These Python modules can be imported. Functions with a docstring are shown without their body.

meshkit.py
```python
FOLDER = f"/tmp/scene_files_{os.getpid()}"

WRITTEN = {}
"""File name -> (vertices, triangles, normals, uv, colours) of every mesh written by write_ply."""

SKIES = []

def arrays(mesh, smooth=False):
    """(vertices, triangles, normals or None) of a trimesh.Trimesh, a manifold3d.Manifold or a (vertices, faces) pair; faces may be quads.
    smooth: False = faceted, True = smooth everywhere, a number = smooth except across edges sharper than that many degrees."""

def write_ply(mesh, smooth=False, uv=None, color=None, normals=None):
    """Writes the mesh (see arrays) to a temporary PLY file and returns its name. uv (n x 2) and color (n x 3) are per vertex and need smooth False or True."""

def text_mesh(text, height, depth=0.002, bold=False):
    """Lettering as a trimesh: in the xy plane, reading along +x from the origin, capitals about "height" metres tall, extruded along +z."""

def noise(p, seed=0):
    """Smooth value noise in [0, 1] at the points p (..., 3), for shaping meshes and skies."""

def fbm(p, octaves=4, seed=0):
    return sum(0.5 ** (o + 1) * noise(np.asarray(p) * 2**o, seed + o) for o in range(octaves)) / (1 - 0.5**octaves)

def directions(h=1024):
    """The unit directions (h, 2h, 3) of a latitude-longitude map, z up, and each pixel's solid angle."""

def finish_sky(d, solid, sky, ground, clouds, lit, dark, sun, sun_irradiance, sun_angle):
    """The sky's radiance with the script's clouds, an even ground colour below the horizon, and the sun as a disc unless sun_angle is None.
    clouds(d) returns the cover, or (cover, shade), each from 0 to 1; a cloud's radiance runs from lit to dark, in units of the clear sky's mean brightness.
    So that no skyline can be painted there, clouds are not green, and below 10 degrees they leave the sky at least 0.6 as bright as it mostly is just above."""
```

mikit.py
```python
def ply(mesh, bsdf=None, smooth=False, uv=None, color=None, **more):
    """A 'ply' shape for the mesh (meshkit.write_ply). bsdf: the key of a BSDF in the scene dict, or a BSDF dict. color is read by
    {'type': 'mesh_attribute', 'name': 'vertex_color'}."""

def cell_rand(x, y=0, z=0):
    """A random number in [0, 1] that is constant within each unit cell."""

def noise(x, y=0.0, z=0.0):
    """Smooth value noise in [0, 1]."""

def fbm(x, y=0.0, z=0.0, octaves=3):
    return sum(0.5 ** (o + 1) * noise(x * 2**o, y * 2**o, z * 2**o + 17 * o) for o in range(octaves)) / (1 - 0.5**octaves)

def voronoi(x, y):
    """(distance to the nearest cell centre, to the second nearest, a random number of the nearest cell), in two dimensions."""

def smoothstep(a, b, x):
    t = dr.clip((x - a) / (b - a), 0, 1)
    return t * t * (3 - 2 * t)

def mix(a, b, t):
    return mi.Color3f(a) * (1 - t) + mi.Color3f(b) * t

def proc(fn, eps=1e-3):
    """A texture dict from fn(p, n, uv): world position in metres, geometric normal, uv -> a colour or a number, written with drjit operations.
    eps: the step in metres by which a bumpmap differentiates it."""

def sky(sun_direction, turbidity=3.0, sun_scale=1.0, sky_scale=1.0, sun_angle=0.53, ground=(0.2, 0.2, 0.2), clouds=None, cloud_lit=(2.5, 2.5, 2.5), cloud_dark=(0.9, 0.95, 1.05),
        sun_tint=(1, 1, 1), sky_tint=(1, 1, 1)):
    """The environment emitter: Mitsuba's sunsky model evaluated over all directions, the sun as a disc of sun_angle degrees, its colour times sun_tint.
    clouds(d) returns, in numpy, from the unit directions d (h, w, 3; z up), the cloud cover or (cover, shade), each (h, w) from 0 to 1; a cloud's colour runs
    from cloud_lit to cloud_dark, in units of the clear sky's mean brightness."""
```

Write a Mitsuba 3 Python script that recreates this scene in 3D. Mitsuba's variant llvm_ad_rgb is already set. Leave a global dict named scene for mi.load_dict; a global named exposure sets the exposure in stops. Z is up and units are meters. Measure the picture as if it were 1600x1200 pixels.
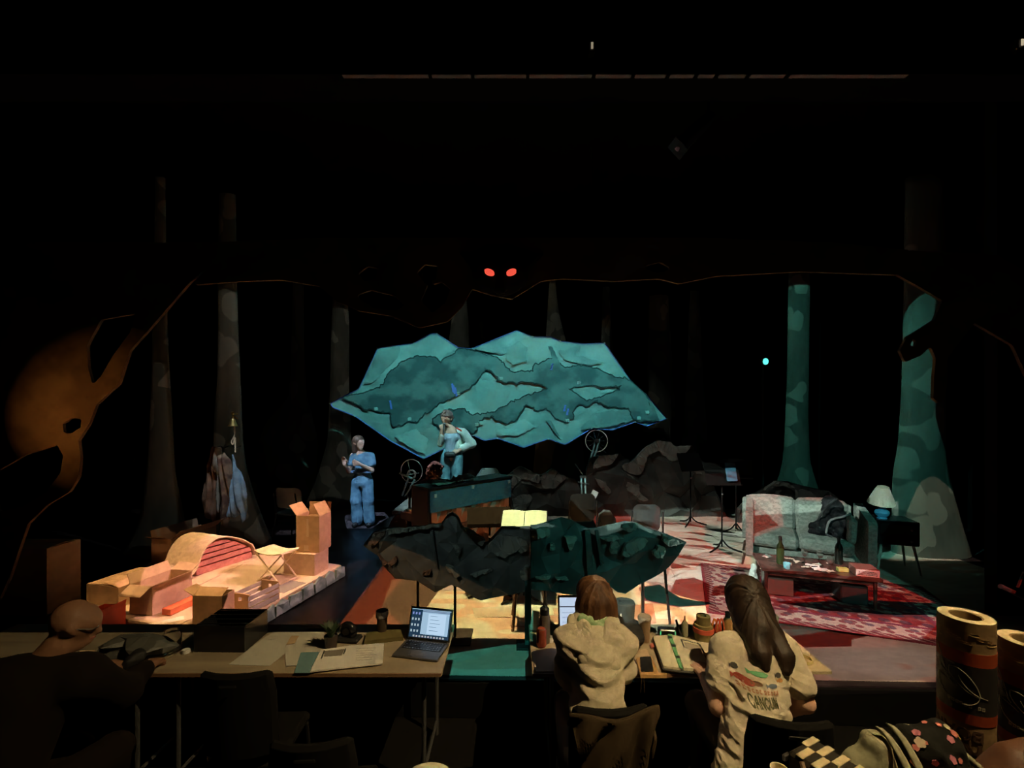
import math, random
import numpy as np, trimesh, drjit as dr, mitsuba as mi
import manifold3d as m3, mikit, meshkit
import shapely.geometry as sg
from shapely.ops import unary_union
from shapely import affinity
from scipy.spatial import Delaunay
rng = np.random.default_rng(7)
random.seed(7)
TT = mi.ScalarTransform4f
scene, labels = {}, {}
F, CX, CV, EYE = 700.0, 800.0, 647.0, 2.0     # focal length and horizon of the 1600x1200 frame, eye height above the stage
exposure = 0.0
scene['camera'] = {'type': 'perspective', 'fov': math.degrees(2*math.atan(800/F)), 'fov_axis': 'x',
                   'principal_point_offset_x': 0.0, 'principal_point_offset_y': -(CV-600)/1200.0,
                   'to_world': TT().look_at(origin=[0, 0, EYE], target=[0, 1, EYE], up=[0, 0, 1]), 'near_clip': 0.05, 'far_clip': 60.0}

def at(u, v, Y): return np.array([(u-CX)*Y/F, Y, EYE-(v-CV)*Y/F])
def gnd(u, v, z=0.0):
    Y = F*(EYE-z)/(v-CV); return np.array([(u-CX)*Y/F, Y, z])

# ---------------------------------------------------------------- lamps (intensity, where, aim, half angle); the sharp-edged ones shine through a cut metal plate built further down
LAMPS = {
 #  name            position            aim               colour * intensity           cutoff beam
 'front_white': ((-1.4, -1.3, 5.1),  (2.6, 5.8, 0.1),   (160, 212, 186),  30, 29),
 'fill_white': ((-3.6, 1.6, 4.2),   (2.6, 5.6, 0.1),   (110, 138, 120),    26, 25),
 'front_red': ((3.2, -1.2, 5.0),   (2.4, 5.2, 0.0),   (140, 8.5, 5),    34, 33),
 'amber_wash': ((-0.3, 4.75, 6.6),   (-0.1, 4.5, 0.0),   (275, 170, 64),   26, 25),
 'orange_wash':  ((-0.75, 4.9, 6.6),  (-1.2, 4.6, 0.0),  (270, 62, 22),    20, 19),
 'teal_front':   ((2.6, -1.2, 3.7),   (1.6, 4.8, 0.3),   (3, 17, 14),      40, 38),
 'teal_gap': ((0.3, -0.9, 5.6),   (0.0, 3.5, 0.0),   (6.5, 44, 35),      16, 15),
 'mountain_grey': ((-1.9, -0.9, 4.9), (-0.5, 3.9, 0.8),  (7, 10.5, 10),   20, 19),
 'amber_edge': ((-2.4, -0.5, 4.6),  (-0.9, 3.9, 0.6),  (26, 13, 4),     20, 19),
 'apron_white': ((1.4, -1.0, 5.2),   (2.6, 3.5, 0.0),   (54, 36, 29),     26, 25),
 'apron_red':    ((1.9, -1.0, 5.3),   (2.6, 3.7, 0.0),   (22, 1.6, 1),     14, 13),
 'teal_trees': ((2.4, 4.8, 6.4),    (6.0, 8.2, 1.8),   (5.6, 29, 24),    50, 48),
 'tree_foot': ((4.4, 4.9, 6.5),    (5.95, 6.25, 0.6), (46, 38, 28),       9, 4),
 'cyan_profile': ((0.6, 5.2, 6.6),    (0.2, 9.4, 2.3),   (17, 80, 77),     42, 41),
 'blue_special': ((-2.4, 5.0, 6.5),   (-2.72, 8.0, 0.9), (125, 190, 250),   9, 7),
 'pale_special': ((-0.5, 5.2, 6.6),   (-1.05, 7.7, 1.4), (95, 195, 200),   9, 7),
 'piano_teal': ((0.8, -1.1, 4.4),   (-0.5, 5.8, 0.95), (1.6, 15, 22),      9, 8),
 'bed_amber': ((-2.9, 4.7, 6.6),   (-3.1, 4.8, 0.2),  (170, 97, 42),   26, 25),
 'bed_front': ((-2.6, 2.0, 4.4),   (-3.1, 4.8, 0.2),  (20, 10.5, 4),  34, 33),
 'bed_pink': ((2.2, 5.4, 5.4),    (-2.9, 4.9, 0.3),  (190, 86, 82),    16, 15),
 'grey_trees': ((-1.5, 4.6, 6.4),   (-3.6, 8.6, 1.6),  (5.6, 5.8, 4.8),  58, 56),
 'coat_special': ((-3.4, 5.0, 6.8),   (-3.9, 6.5, 1.1),  (55, 62, 66),     14, 13),
 'pink_special': ((-2.6, 4.9, 6.5),   (-1.15, 6.6, 1.0),  (190, 150, 150),   5, 4),
 'piano_warm':   ((0.3, -0.9, 4.6),   (-0.4, 5.9, 0.5),  (42, 26, 15),   9, 8),
 'left_teal':    ((-4.8, 4.6, 6.3),   (-4.1, 5.9, .4),  (7, 26, 24),     8, 7),
 'rock_wash':    ((1.4, 5.0, 6.5),    (1.2, 8.6, 0.6),   (15, 17, 15.5),   40, 38),
 'desk_light': ((2.2, 1.2, 4.6),    (1.05, 2.3, 0.4),   (62, 45, 22),     52, 14),
 'portal_amber': ((-5.2, 2.3, 1.7),   (-3.98, 4.2, 2.0), (9, 4.1, 1.0), 19, 3),
 'score_special': ((0.9, 4.9, 6.6),   (0.12, 4.8, 0.9),  (46, 54, 34),     6, 5),
}
for k, (p, t, c, cut, beam) in LAMPS.items():
    scene['lamp_'+k] = {'type': 'spot', 'to_world': TT().look_at(origin=list(p), target=list(t), up=[0, 0, 1] if abs(t[0]-p[0])+abs(t[1]-p[1]) > .05 else [0, 1, 0]),
                        'sampling_weight': 2.0 if max(c) > 40 else 1.0 if max(c) > 8 else .5, 'intensity': {'type': 'rgb', 'value': [float(x) for x in c]}, 'cutoff_angle': float(cut), 'beam_width': float(beam)}

# ---------------------------------------------------------------- materials
def mat(name, col, rough=.7, metallic=0.0, spec=.4, **kw):
    if not isinstance(col, dict): col = {'type': 'rgb', 'value': list(map(float, col))}
    b = {'type': 'principled', 'base_color': col, 'roughness': float(rough), 'metallic': float(metallic), 'specular': float(spec), **kw}
    scene['m_'+name] = {'type': 'twosided', 'b': b}; return 'm_'+name
def bump(name, tex, scale):
    b = scene[name]['b']; scene[name] = {'type': 'twosided', 'b': {'type': 'bumpmap', 'arbitrary': tex, 'scale': float(scale), 'bsdf': b}}
N, FB, MX, SS = mikit.noise, mikit.fbm, mikit.mix, mikit.smoothstep
def speck(a, b, s, sharp=(.35, .65), oct=3, st=(1, 1, 1)):
    return mikit.proc(lambda p, n, uv: MX(a, b, SS(sharp[0], sharp[1], FB(p.x*s*st[0], p.y*s*st[1], p.z*s*st[2], oct))))
def glow(col, mul=1.0, w=.03): return {'type': 'area', 'sampling_weight': w, 'radiance': {'type': 'rgb', 'value': [c*mul for c in col]}}

BLACK = mat('black', (.012, .012, .013), .6)
MATTE = mat('black_cloth', (.006, .006, .006), .95, spec=.05)
GLOSSB = mat('gloss_black', (.012, .012, .014), .22)
DGREY = mat('dark_grey', (.05, .05, .052), .5)
MGREY = mat('grey', (.2, .2, .2), .6)
CHROME = mat('chrome', (.75, .75, .75), .25, 1.0)
BRASS = mat('brass', (.8, .6, .25), .3, 1.0)
PAPER = mat('paper', (.72, .68, .6), .9, spec=.1)
PAPER2 = mat('paper_dull', (.5, .47, .4), .9, spec=.1)
INK = mat('ink', (.06, .055, .05), .9)
SKIN = mat('skin', (.55, .34, .25), .55)
SKIN2 = mat('skin_brown', (.26, .13, .075), .5)
WOODD = mat('dark_wood', speck((.055, .028, .02), (.1, .05, .035), 6, st=(1, 8, 8)), .4)
WOODL = mat('pale_wood', speck((.55, .38, .2), (.66, .47, .27), 9, st=(1, 6, 6)), .5)
CARD = mat('cardboard', speck((.42, .29, .17), (.48, .335, .2), 14), .85, spec=.15)
CARD2 = mat('cardboard_pale', speck((.5, .37, .25), (.56, .42, .29), 18), .85, spec=.15)
TAPE = mat('packing_tape', (.55, .44, .3), .35)
REDP = mat('red_paint', (.5, .06, .03), .6)
CREAM = mat('cream', (.75, .66, .5), .7)
WHITE = mat('white', (.75, .75, .72), .6)
GREEN = mat('green', (.1, .3, .14), .7)
TEALP = mat('teal_plastic', (.06, .25, .3), .5)
BLUEG = mat('blue_glaze', (.03, .22, .38), .15)
GLASS = 'm_glass'; scene[GLASS] = {'type': 'dielectric', 'int_ior': 1.5, 'ext_ior': 1.0}
BOTTLE = mat('bottle_glass', (.03, .045, .015), .08)
FILM = 'm_film'; scene[FILM] = {'type': 'thindielectric', 'int_ior': 1.5}

# ---------------------------------------------------------------- scene bookkeeping
USED = {}
def num(key):
    n = USED.get(key, 0); USED[key] = n+1
    return key if n == 0 else '%s_%03d' % (key, n)
def add(key, mesh, bsdf, smooth=False, **kw):
    key = num(key); scene[key] = mikit.ply(mesh, bsdf, smooth=smooth, **kw); return key
def thing(name, label, cat, group=None):
    k = num(name); labels[k] = {'label': label, 'category': cat}
    if group: labels[k]['group'] = group
    return k
def one(name, label, cat, mesh, bsdf, smooth=False, group=None, **kw):
    k = thing(name, label, cat, group); scene[k] = mikit.ply(mesh, bsdf, smooth=smooth, **kw); return k
def part(parent, name, mesh, bsdf, smooth=False, label=None, **kw):
    k = add(parent+'__'+name, mesh, bsdf, smooth, **kw)
    if label: labels[k] = {'label': label}
    return k
def struct(name, mesh, bsdf, label=None, smooth=False):
    k = add(name, mesh, bsdf, smooth); labels[k] = {'label': label or name.replace('_', ' '), 'category': name.split('_')[0], 'kind': 'structure'}; return k

# ---------------------------------------------------------------- mesh helpers
def cat(*ms):
    out = []
    for m in ms: out.extend(m if isinstance(m, (list, tuple)) else [m])
    return trimesh.util.concatenate(out)
def xf(m, pos=(0, 0, 0), rz=0, rx=0, ry=0, s=1):
    m = m.copy(); M = np.eye(4)
    if np.ndim(s) or s != 1: m.vertices = m.vertices*np.asarray(s, float)
    for ax, a in (((1, 0, 0), rx), ((0, 1, 0), ry), ((0, 0, 1), rz)):
        if a: M = trimesh.transformations.rotation_matrix(math.radians(a), ax) @ M
    M[:3, 3] = pos; m.apply_transform(M); return m
def hull(pts):
    M = m3.Manifold.hull_points(np.asarray(pts, float)); q = M.to_mesh()
    return trimesh.Trimesh(q.vert_properties[:, :3], q.tri_verts, process=False)
def box(sx, sy, sz, b=0.0, c=(0, 0, 0), base=True):
    """box centred in x and y, standing on z=0 (base) with chamfer b"""
    x, y, z = sx/2, sy/2, sz/2
    if b <= 0: m = trimesh.creation.box((sx, sy, sz))
    else:
        P = []
        for i in (-1, 1):
            for j in (-1, 1):
                for k in (-1, 1):
                    P += [(i*(x-b), j*(y-b), k*z), (i*(x-b), j*y, k*(z-b)), (i*x, j*(y-b), k*(z-b))]
        m = hull(P)
    m.apply_translation((c[0], c[1], c[2]+(z if base else 0))); return m
def tube(pts, r, sides=8, cap=True):
    p = np.asarray(pts, float); r = np.broadcast_to(np.asarray(r, float), (len(p),))
    t = np.gradient(p, axis=0); t /= np.linalg.norm(t, axis=1, keepdims=True)+1e-12
    a = np.zeros_like(p); ref = np.array([0, 0, 1.]) if abs(t[0, 2]) < .9 else np.array([1., 0, 0])
    a[0] = np.cross(t[0], ref)
    for i in range(1, len(p)):
        a[i] = a[i-1]-t[i]*np.dot(a[i-1], t[i])
    a /= np.linalg.norm(a, axis=1, keepdims=True)+1e-12
    b = np.cross(t, a); an = np.arange(sides)*2*np.pi/sides
    v = p[:, None]+r[:, None, None]*(np.cos(an)[None, :, None]*a[:, None]+np.sin(an)[None, :, None]*b[:, None])
    n = len(p); q = []
    for i in range(n-1):
        for j in range(sides):
            k = (j+1) % sides; q += [(i*sides+j, i*sides+k, (i+1)*sides+k), (i*sides+j, (i+1)*sides+k, (i+1)*sides+j)]
    v = v.reshape(-1, 3)
    if cap:
        v = np.vstack([v, p[0], p[-1]]); c0, c1 = len(v)-2, len(v)-1
        for j in range(sides):
            k = (j+1) % sides; q += [(c0, k, j), (c1, (n-1)*sides+j, (n-1)*sides+k)]
    return trimesh.Trimesh(v, np.array(q)[:, ::-1], process=False)
def curve(ctrl, n=24):
    c = np.asarray(ctrl, float); P = np.vstack([2*c[0]-c[1], c, 2*c[-1]-c[-2]]); out = []
    m = len(c)-1; per = max(2, n//m)
    for i in range(m):
        p0, p1, p2, p3 = P[i:i+4]
        for t in np.linspace(0, 1, per, endpoint=False):
            out.append(.5*((2*p1)+(-p0+p2)*t+(2*p0-5*p1+4*p2-p3)*t*t+(-p0+3*p1-3*p2+p3)*t**3))
    out.append(c[-1]); return np.array(out)
def lathe(prof, n=24, pos=(0, 0, 0)):
    p = np.asarray(prof, float); a = np.arange(n)*2*np.pi/n
    v = np.stack([p[:, None, 0]*np.cos(a), p[:, None, 0]*np.sin(a), np.repeat(p[:, 1:2], n, 1)], -1).reshape(-1, 3)
    q = []
    for i in range(len(p)-1):
        for j in range(n):
            k = (j+1) % n; q += [(i*n+j, i*n+k, (i+1)*n+k), (i*n+j, (i+1)*n+k, (i+1)*n+j)]
    return trimesh.Trimesh(v+np.asarray(pos), np.array(q), process=False)
def cyl(r, h, pos=(0, 0, 0), n=20): return lathe([(0, 0), (r, 0), (r, h), (0, h)], n, pos)
def ext(poly, h): # extrude a shapely polygon along +z
    gs = [g for g in getattr(poly, 'geoms', [poly]) if g.geom_type == 'Polygon' and g.area > 1e-9]
    return cat([trimesh.creation.extrude_polygon(g, h, engine='earcut') for g in gs])
def upright(m, Y):  # (x, y, z) -> (x, Y - z, y): a drawing in x and height, its thickness towards the house
    m = m.copy(); v = m.vertices; m.vertices = np.stack([v[:, 0], Y-v[:, 2], v[:, 1]], -1); return m
def flat_poly(px, Y):
    return sg.Polygon([at(u, v, Y)[[0, 2]] for u, v in px])
def ground_poly(px, z=0.0): return sg.Polygon([gnd(u, v, z)[:2] for u, v in px])
def jag(poly, amp, step, seed=0):
    """torn, uneven outline"""
    r = np.random.default_rng(seed); L = poly.exterior.length; n = max(8, int(L/step)); c = []
    for i in range(n):
        p = poly.exterior.interpolate(i*L/n); c.append((p.x+r.normal()*amp, p.y+r.normal()*amp))
    return sg.Polygon(c).buffer(0)
def grid(nu, nv, fn):
    """sheet from fn(u, v) -> (x, y, z), u and v in 0..1"""
    U, V = np.meshgrid(np.linspace(0, 1, nu), np.linspace(0, 1, nv), indexing='ij'); P = np.stack([np.broadcast_to(q, U.shape) for q in fn(U, V)], -1).reshape(-1, 3)
    i, j = np.meshgrid(np.arange(nu-1), np.arange(nv-1), indexing='ij'); a = (i*nv+j).ravel()
    f = np.vstack([np.stack([a, a+nv, a+nv+1], 1), np.stack([a, a+nv+1, a+1], 1)])
    return trimesh.Trimesh(P, f, process=False)
def thick(m, d):
    """gives a sheet a thickness d along its normals"""
    n = np.array(m.vertex_normals); v = m.vertices; k = len(v); e = trimesh.grouping.group_rows(m.edges_sorted, require_count=1); ed = m.edges[e]
    f = np.vstack([m.faces, m.faces[:, ::-1]+k, np.stack([ed[:, 1], ed[:, 0], ed[:, 0]+k], 1), np.stack([ed[:, 1], ed[:, 0]+k, ed[:, 1]+k], 1)])
    return trimesh.Trimesh(np.vstack([v+n*d/2, v-n*d/2]), f, process=False)
def crag(poly, n, amp, depth, seed, Y, edge=.35, rot=0):
    """a faceted rock face: the outline filled with random triangles pushed towards the house, closed at the back"""
    r = np.random.default_rng(seed); ex = poly.exterior; L = ex.length; m = max(len(ex.coords), int(L/(math.sqrt(poly.area/max(n, 1))*.9)))
    B = [np.array(c) for c in list(ex.coords)[:-1]]
    for i in range(m):
        p = ex.interpolate((i+.5)*L/m); B.append(np.array((p.x, p.y)))
    B = sorted(B, key=lambda c: ex.project(sg.Point(c))); B = [b for i, b in enumerate(B) if np.linalg.norm(b-B[i-1]) > 1e-3]
    x0, y0, x1, y1 = poly.bounds; I = []; t = 0; gap = math.sqrt(poly.area/max(n, 1))*.55
    while len(I) < n and t < 6000:
        t += 1; c = np.array((r.uniform(x0, x1), r.uniform(y0, y1)))
        if poly.contains(sg.Point(c)) and poly.exterior.distance(sg.Point(c)) > gap*.5 and all(np.linalg.norm(c-q) > gap for q in I): I.append(c)
    P = np.array(B+I); tri = Delaunay(P).simplices; inner = poly.buffer(1e-4)
    tri = np.array([f for f in tri if inner.contains(sg.Point(P[f].mean(0)))])
    a = P[tri[:, 1]]-P[tri[:, 0]]; b = P[tri[:, 2]]-P[tri[:, 0]]; s = a[:, 0]*b[:, 1]-a[:, 1]*b[:, 0]; tri = tri[np.abs(s) > 1e-8]; s = s[np.abs(s) > 1e-8]; tri[s < 0] = tri[s < 0][:, ::-1]
    nb = len(B); d = np.concatenate([amp*edge*r.uniform(.0, 1, nb), amp*r.uniform(.1, 1, len(I))])
    V = np.vstack([np.c_[P, d+depth], np.c_[P, 0*d]]); k = len(P)
    rim = np.array([(i, (i+1) % nb) for i in range(nb)])
    f = np.vstack([tri, tri[:, ::-1]+k, np.stack([rim[:, 0], rim[:, 0]+k, rim[:, 1]+k], 1), np.stack([rim[:, 0], rim[:, 1]+k, rim[:, 1]], 1)])
    return upright(trimesh.Trimesh(V, f, process=False), Y)
def surfnet(f, lo, hi, h):
    """mesh of f < 0 (naive surface nets)"""
    lo = np.asarray(lo, float); n = np.ceil((np.asarray(hi)-lo)/h).astype(int)+1
    G = np.stack(np.meshgrid(*[lo[i]+h*np.arange(n[i]) for i in range(3)], indexing='ij'), -1); D = f(G); S = D < 0
    acc = np.zeros(tuple(n-1)+(3,)); cnt = np.zeros(tuple(n-1))
    for ax in range(3):
        sl0 = [slice(None)]*3; sl1 = [slice(None)]*3; sl0[ax] = slice(0, -1); sl1[ax] = slice(1, None)
        a, b = D[tuple(sl0)], D[tuple(sl1)]; cr = (a < 0) != (b < 0); t = np.where(cr, a/np.where(cr, a-b, 1), 0)
        P = G[tuple(sl0)]+0; P[..., ax] += t*h; o = [i for i in range(3) if i != ax]
        for i in (0, 1):
            for j in (0, 1):
                src = [slice(None)]*3
                for q, w in zip(o, (i, j)): src[q] = slice(w, n[q]-1+w)
                c = cr[tuple(src)]; acc += np.where(c[..., None], P[tuple(src)], 0); cnt += c
    idx = -np.ones(cnt.shape, int); act = cnt > 0; idx[act] = np.arange(act.sum()); V = acc[act]/cnt[act][:, None]; Q = []
    for ax in range(3):
        o = [(ax+1) % 3, (ax+2) % 3]; sl0 = [slice(1, -1)]*3; sl1 = [slice(1, -1)]*3; sl0[ax] = slice(0, -1); sl1[ax] = slice(1, None)
        a, b = S[tuple(sl0)], S[tuple(sl1)]
        for flip in (0, 1):
            w = np.argwhere((a & ~b) if not flip else (~a & b))
            if not len(w): continue
            w = w+np.array([0 if i == ax else 1 for i in range(3)]); c = []
            for di, dj in ((0, 0), (1, 0), (1, 1), (0, 1)):
                u = w.copy(); u[:, o[0]] -= di; u[:, o[1]] -= dj; c.append(idx[u[:, 0], u[:, 1], u[:, 2]])
            c = np.stack(c, 1); Q.append(c if not flip else c[:, ::-1])
    Q = np.vstack(Q); Q = Q[(Q >= 0).all(1)]
    return trimesh.Trimesh(V, np.vstack([Q[:, [0, 1, 2]], Q[:, [0, 2, 3]]]), process=False)
def cone(P, a, b, ra, rb):
    a, b = np.asarray(a, float), np.asarray(b, float); d = b-a; t = np.clip(((P-a)@d)/max(d@d, 1e-9), 0, 1)
    return np.linalg.norm(P-a-t[..., None]*d, axis=-1)-(ra+(rb-ra)*t)
def ell(P, c, r, R=None):
    q = P-np.asarray(c, float)
    if R is not None: q = q@R
    r = np.asarray(r, float); k = np.linalg.norm(q/r, axis=-1); return (k-1)*r.min()*np.clip(k, .6, 1.5)**0
def smin(ds, k=.02):
    o = ds[0]
    for d in ds[1:]:
        hh = np.clip(k-np.abs(o-d), 0, None)/k; o = np.minimum(o, d)-hh*hh*k*.25
    return o
def blob(bones, h=.01, k=.02, pad=.05, wob=0, wf=20, seed=0, extra=None, sq=None):
    """bones: (a, b, ra, rb) round cones or ('e', centre, radii); one continuous smooth surface"""
    pts, rad = [], []
    for b in bones:
        if isinstance(b[0], str): pts.append(b[1]); rad.append(max(b[2]))
        else: pts += [b[0], b[1]]; rad += [b[2], b[3]]
    pts = np.array(pts, float); rad = np.array(rad)[:, None]; lo = (pts-rad).min(0)-pad; hi = (pts+rad).max(0)+pad
    def f(G):
        n = G.shape[:3]; D = np.full(n, .3); m = k+.035
        for b in bones:
            if isinstance(b[0], str): l, u = np.asarray(b[1])-b[2]-m, np.asarray(b[1])+b[2]+m
            else: l, u = np.minimum(np.asarray(b[0])-b[2], np.asarray(b[1])-b[3])-m, np.maximum(np.asarray(b[0])+b[2], np.asarray(b[1])+b[3])+m
            i0 = np.clip(np.floor((l-lo)/h).astype(int), 0, n); i1 = np.clip(np.ceil((u-lo)/h).astype(int)+1, 0, n); sl = tuple(slice(a, c) for a, c in zip(i0, i1)); P = G[sl]
            D[sl] = smin([D[sl], ell(P, b[1], b[2]) if isinstance(b[0], str) else cone(P, *b)], k)
        near = np.abs(D) < .03+2*abs(wob)
        if wob: D[near] += wob*(meshkit.fbm(G[near]*wf, 2, seed)-.5)
        if extra: near = np.abs(D) < .075; D[near] = extra(G[near], D[near])
        return D
    return surfnet(f, lo, hi, h)
def rotz(a): a = math.radians(a); return np.array([[math.cos(a), -math.sin(a), 0], [math.sin(a), math.cos(a), 0], [0, 0, 1.]])
def frame(m, origin, xdir, zdir=(0, 0, 1)):
    """places a mesh: its x axis along xdir, z along zdir"""
    x = np.asarray(xdir, float); x = x/np.linalg.norm(x); z = np.asarray(zdir, float); z = z-x*np.dot(x, z); z = z/np.linalg.norm(z); M = np.eye(4)
    M[:3, 0], M[:3, 1], M[:3, 2], M[:3, 3] = x, np.cross(z, x), z, origin; m = m.copy(); m.apply_transform(M); return m
# ================================================================= the hall: black house floor, stage, masking
struct('floor', box(16, 9.4, .1, c=(0, -1.3, -.38)), mat('house_floor', (.006, .0055, .005), .9, spec=.1), 'black floor of the house in front of the stage')
STAGEB = mat('stage_floor', speck((.02, .014, .016), (.045, .032, .036), 2.2, oct=4), .38)
STP = sg.Polygon([(-8, 3.62), (8, 3.14), (8, 13.6), (-8, 13.6)])
struct('stage_floor', xf(ext(STP, .27), (0, 0, -.276)), STAGEB, 'black painted stage floor')
struct('trim_5', xf(ext(sg.Polygon([(-8, 3.585), (8, 3.105), (8, 3.135), (-8, 3.615)]), .26), (0, 0, -.275)), MATTE, 'black fascia along the front edge of the stage')
for nm, sz, c in (('wall_back', (18, .1, 8), (0, 13.6, -.3)), ('wall_left', (.1, 18, 8), (-8, 4.8, -.3)), ('wall_right', (.1, 18, 8), (8, 4.8, -.3)), ('wall_front', (18, .1, 8), (0, -4.2, -.3)), ('ceiling', (18, 18, .1), (0, 4.8, 7.7))):
    struct(nm, box(*sz, c=c), MATTE, 'black ' + ('ceiling' if nm == 'ceiling' else 'masked wall'))
# pale paper sheets laid in strips over the black stage
def floor_paint(p, n, uv):
    a = FB(p.x*.9+p.y*.35, p.y*2.6-p.x*.5, 0, 3); b = N(p.x*3.1+7, p.y*9.0, 2); c = FB(p.x*14, p.y*26, 1, 2)
    base = MX((.55, .47, .39), (.66, .6, .53), SS(.38, .6, a)); base = MX(base, mi.Color3f(.62, .40, .31), .85*SS(.45, .57, b)*SS(.38, .5, N(p.x*1.3+p.y*.4, p.y*2.6, 5)))
    return base*(.9+.2*c)
SHEET = mat('floor_sheet', mikit.proc(floor_paint), .62, spec=.25)
SEAM = mat('seam', (.05, .035, .03), .8)
GP = sg.Polygon([(-1.63, 3.46), (-1.66, 5.9), (-1.72, 9.35), (6.3, 9.35), (6.0, 3.28)])
k = num('floor_covering'); labels[k] = {'label': 'pale paper sheets covering the black stage floor', 'category': 'floor', 'kind': 'structure'}
scene[k] = mikit.ply(xf(ext(GP, .004), (0, 0, -.006)), SEAM)
sd = np.array([.132, 1.0]); sd /= np.linalg.norm(sd)
for i in range(-3, 9):
    o = 1.27+.925*i; cuts = [2.6]+sorted(rng.uniform(4.2, 8.5, 2))+[10.5]
    if abs(cuts[1]-cuts[2]) < .8: cuts = [2.6, cuts[1], 10.5]
    for a, b in zip(cuts[:-1], cuts[1:]):
        q = sg.Polygon([(o+.008+.132*a, a+.006), (o+.917+.132*a, a-.115), (o+.917+.132*b, b-.125), (o+.008+.132*b, b-.006)]).intersection(GP)
        if q.area > .05: part(k, 'sheet', xf(ext(q, .006), (0, 0, -.003+.0012*rng.uniform())), SHEET)
# black header over the stage opening with a thin bright batten under it
struct('trim_1', box(14, .25, 3.4, c=(0, 3.0, 4.18)), MATTE, 'black header above the stage opening')
hd = one('curtain_track', 'thin pale metal track along the bottom of the black header', 'track', box(3.6, .03, .01, c=(.72, 2.86, 4.155)), mat('track', (.7, .62, .54), .4))
for i, x in enumerate((-.82, -.55, -.2, .22, .47, .69, .87, 1.0, 1.2, 1.45)): part(hd, 'bracket', box(.02, .05, .05, c=(x+.3, 2.85, 4.14)), MATTE)
for (u, v, g) in ((925, 72, .5), (1596, 67, .9)):
    p = at(u, v, 2.8); t = thing('house_lamp', 'small lit aisle lamp high on the header, %s' % ('near the middle' if u < 1000 else 'at the far right'), 'lamp')
    part(t, 'housing', box(.05, .06, .07, .008, c=p+np.array([0, .03, -.035])), BLACK); part(t, 'lens', box(.014, .006, .04, c=p+np.array([0, -.006, -.02])), mat('lens%d' % u, (.5, .45, .35)), emitter=glow((.5, .42, .28), g))
t = thing('signal_lamp', 'small green cue light shining in the dark wings', 'lamp'); p = at(1195.5, 565, 9.5)
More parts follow.
